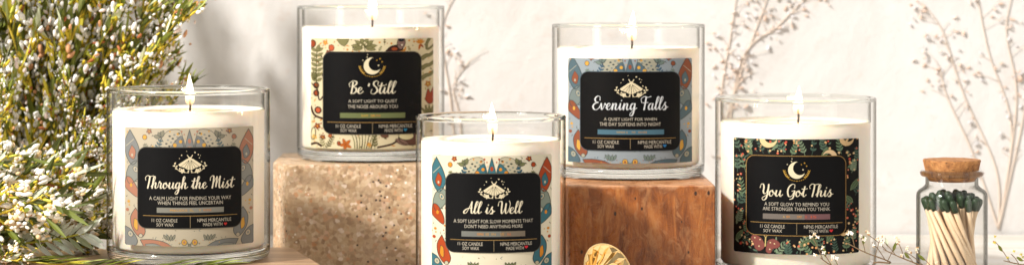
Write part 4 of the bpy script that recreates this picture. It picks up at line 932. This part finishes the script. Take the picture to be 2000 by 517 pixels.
wf_root = empty('waxflower_bunch', (-29, 119, J1Z), 'low bunch of clustered white blossoms lying left of the leftmost candle', 'flowers')
setC = protoset([dict(seed=s, Ln=9, leaf_n=46, leaf_l=1.5, leaf_w=.26, bl_n=95, bl_r=.105, bud_n=110, spread=.6, start=.25, side=.75, cluster=True) for s in (31, 32, 33)],
                (M['stem'], M['dark_leaf'], M['white_bloom'], M['bud']))
for px, py, Y in ((95, 285, 121), (140, 330, 119), (40, 320, 120), (165, 395, 120), (110, 370, 118), (60, 390, 117), (20, 420, 118), (150, 440, 119), (100, 450, 117), (10, 350, 122), (175, 350, 122), (60, 300, 122), (30, 480, 116), (190, 470, 121), (205, 430, 122.5), (-20, 300, 121), (125, 400, 116.5)):
    b = Vector((-30+rnd.uniform(-1.2, 1.0), 119+rnd.uniform(-1.5, 1.5), J1Z+.2+rnd.uniform(0, .6)))
    use(setC, wf_root, b, P(px, py, Y), 9.0)

# leafy sprig lying on the board before the first candle
sg_root = empty('leaf_sprig', (-20.4, 116.4, J1Z), 'grey green leaf sprig lying on the board before the leftmost candle', 'sprig')
bm = bmesh.new(); A0 = Vector((-3.2, .8, .35)); pts = spline([A0, (-1.5, -.3, .30), (.5, -.6, .16), (3.0, -.7, .12), (6.2, -.5, .2)], 5)
tube(bm, pts, .045, 6); obj('stem', bm, M['stem'], sg_root)
bm = bmesh.new(); r2 = random.Random(4)
for i, p in enumerate(pts[1::1]):
    for sgn in (-1, 1):
        d = Vector((1, .5*sgn+r2.uniform(-.2, .2), r2.uniform(.0, .25)))
        leaf_mesh(bm, p, d, Vector((0, 0, 1)), r2.uniform(1.5, 2.4), r2.uniform(.35, .5), -.03)
obj('foliage', bm, M['leaf'], sg_root, smooth=False)
# pale leaves reaching out between bunch and candle
sg2 = empty('pale_leaf_sprig', (-22.9, 118.2, J1Z), 'pale broad leafed sprig between the white blossoms and the leftmost candle', 'sprig')
bm = bmesh.new(); pts = spline([(-4, 0, .4), (-1.5, .0, .9), (.8, 0, 1.2), (2.3, .1, 1.5)], 5); tube(bm, pts, .05, 6); obj('stem', bm, M['stem'], sg2)
bm = bmesh.new()
for i, p in enumerate(pts[3:]):
    for sgn in (-1, 1):
        leaf_mesh(bm, p, Vector((1, r2.uniform(-.4, .4), .75*sgn+r2.uniform(-.2, .3))), Vector((0, -1, .2)), r2.uniform(.9, 1.5), r2.uniform(.2, .32), .05)
M['pale_leaf'] = leafy('pale_leaves', [(0, (0.50, 0.54, 0.44)), (0.5, (0.62, 0.64, 0.55)), (0.85, (0.30, 0.33, 0.18))])
obj('foliage', bm, M['pale_leaf'], sg2, smooth=False)

# dried blossom sprays lying at the lower right
def dry_twig(name, base_pt, main, label, seed, bl=.11, n_side=8, lmat='white_bloom', cat='sprig'):
    r = random.Random(seed); root = empty(name, base_pt, label, cat); o = Vector(base_pt)
    pts = spline([Vector(p)-o for p in main], 6); A, B, C_ = bmesh.new(), bmesh.new(), bmesh.new()
    tube(A, pts, [.05-.03*i/len(pts) for i in range(len(pts))], 6)
    for k in range(n_side):
        i = int((k+.7)/n_side*(len(pts)-2)); p = pts[i]; t = (pts[i+1]-pts[i]).normalized()
        d = (t*.6+Vector((r.uniform(-.5, .5), r.uniform(-.5, .3), r.uniform(.3, 1.1)))).normalized(); l = r.uniform(.5, 1.25)
        e = p+d*l; tube(A, spline([p, p+d*l*.5+Vector((0, 0, .06)), e], 4), .02, 5)
        for q in range(r.choice((2, 3, 4))):
            c = e+Vector((r.gauss(0, .13), r.gauss(0, .1), r.gauss(0, .13)))
            for pe in range(4):
                a = 2*PI*pe/4+r.random(); dd = Vector((math.cos(a), r.uniform(-.8, .2), math.sin(a))).normalized()
                blob(B, c+dd*bl*.8, bl*.5, bl*.5, bl*.85, dd.to_track_quat('Z', 'Y'), 6, 4, rnd=r, jit=.1)
        if k % 2 == 0: leaf_mesh(C_, p+d*l*.5, (d+Vector((r.uniform(-.6, .6), 0, .2))), Vector((0, -1, 0)), r.uniform(.35, .6), .16, .1)
    obj('stem', A, M['brown_stem'], root); obj('blossoms', B, M[lmat], root); obj('foliage', C_, M['dark_leaf'], root, smooth=False)
dry_twig('blossom_twig', (17.5, 117, TZ+.15), [(18.2, 117, TZ+.15), (17.2, 117, -13.3), P(1740, 512, 117), P(1690, 492, 117), P(1655, 474, 117.3)], 'thin brown twig of white blossoms between the black label and the match bottle', 3, .065, 6)
dry_twig('blossom_twig', (20.5, 116.6, TZ+.15), [(20.6, 116.6, TZ+.15), P(1830, 530, 116.6), P(1790, 514, 116.6), P(1755, 500, 116.8), P(1725, 486, 117)], 'brown twig with white buds and small green leaves before the match bottle', 7, .062, 8, 'cream_bloom')
dry_twig('blossom_twig', (15.6, 116.0, TZ+.15), [(16.8, 116, TZ+.15), P(1650, 540, 116), P(1635, 525, 116), P(1615, 512, 116), P(1602, 502, 116)], 'short twig of white blossoms before the bottom of the black floral label', 12, .07, 4)
dry_twig('leafy_twig', (25.5, 116.6, TZ+.15), [(25.8, 116.6, TZ+.15), P(2030, 522, 116.6), P(1990, 515, 116.6), P(1960, 508, 116.6)], 'thin green brown twig end at the right edge of the table', 15, .05, 5, 'bud')

# dried flower sprays standing against the wall
def wall_spray(base_pt, ends, label, seed, dens=1.0):
    r = random.Random(seed); b = Vector(base_pt); root = empty('dried_flower_spray', base_pt, label, 'dried flowers', 'dried sprays against the wall'); A, B = bmesh.new(), bmesh.new()
    for chain in ends:
        pts = [p-b for p in spline([b]+[Vector(p) for p in chain], 7)]
        tube(A, pts, [.055-.032*i/len(pts) for i in range(len(pts))], 5)
        n = len(pts)
        for i in range(n//4, n):
            t = (pts[min(i+1, n-1)]-pts[i-1]).normalized()
            for q in range(1 if r.random() < .8*dens else 0):
                a = r.choice((-1, 1)); d = (t*.7+Vector((a*r.uniform(.4, 1.1), r.uniform(-.12, .02), r.uniform(-.3, .4)))).normalized(); l = r.uniform(.4, 1.7)*(.5+.6*i/n)
                e = pts[i]+d*l; tube(A, [pts[i], pts[i]+d*l*.5+Vector((0, 0, .05)), e], .016, 4)
                for z in range(int(r.uniform(1, 5.5)*dens)):
                    c = e+Vector((r.gauss(0, .28), r.gauss(0, .05), r.gauss(0, .28))); q_ = Vector((r.gauss(0, 1), r.gauss(0, 1), r.gauss(0, 1))).to_track_quat('Z', 'Y')
                    s_ = r.uniform(.06, .13); c.y = min(c.y, .10); blob(B, c, s_, s_*.6, s_*1.5, q_, 6, 4, rnd=r, jit=.2)
    obj('stem', A, M['dry_stem'], root); obj('blossoms', B, M['dry'], root)
G = 146.92
wall_spray(P(1950, 447, G), [[P(1945, 330, G), P(1880, 180, G), P(1840, 60, G), P(1800, 5, G)], [P(1975, 250, G), P(1930, 100, G), P(1905, -30, G)], [P(1985, 200, G), P(1965, 60, G), P(1985, -40, G)], [P(1900, 300, G), P(1850, 190, G), P(1835, 130, G)], [P(2000, 220, G), P(2010, 120, G)]],
           'tall dried flower spray against the wall behind the corked match bottle', 2)
wall_spray(P(1410, 470, G), [[P(1415, 260, G), P(1450, 130, G), P(1490, 20, G), P(1510, -40, G)], [P(1440, 140, G), P(1520, 50, G), P(1560, 10, G), P(1600, -30, G)], [P(1408, 200, G), P(1425, 80, G), P(1440, -20, G)], [P(1430, 200, G), P(1470, 140, G)]],
           'dried flower spray against the wall between the blue and the black labelled candles', 5)
wall_spray(P(905, 470, G), [[P(900, 250, G), P(885, 170, G), P(915, 120, G)], [P(880, 200, G), P(862, 60, G), P(900, -30, G)]],
           'faint dried flower spray behind the middle candle', 9, .6)
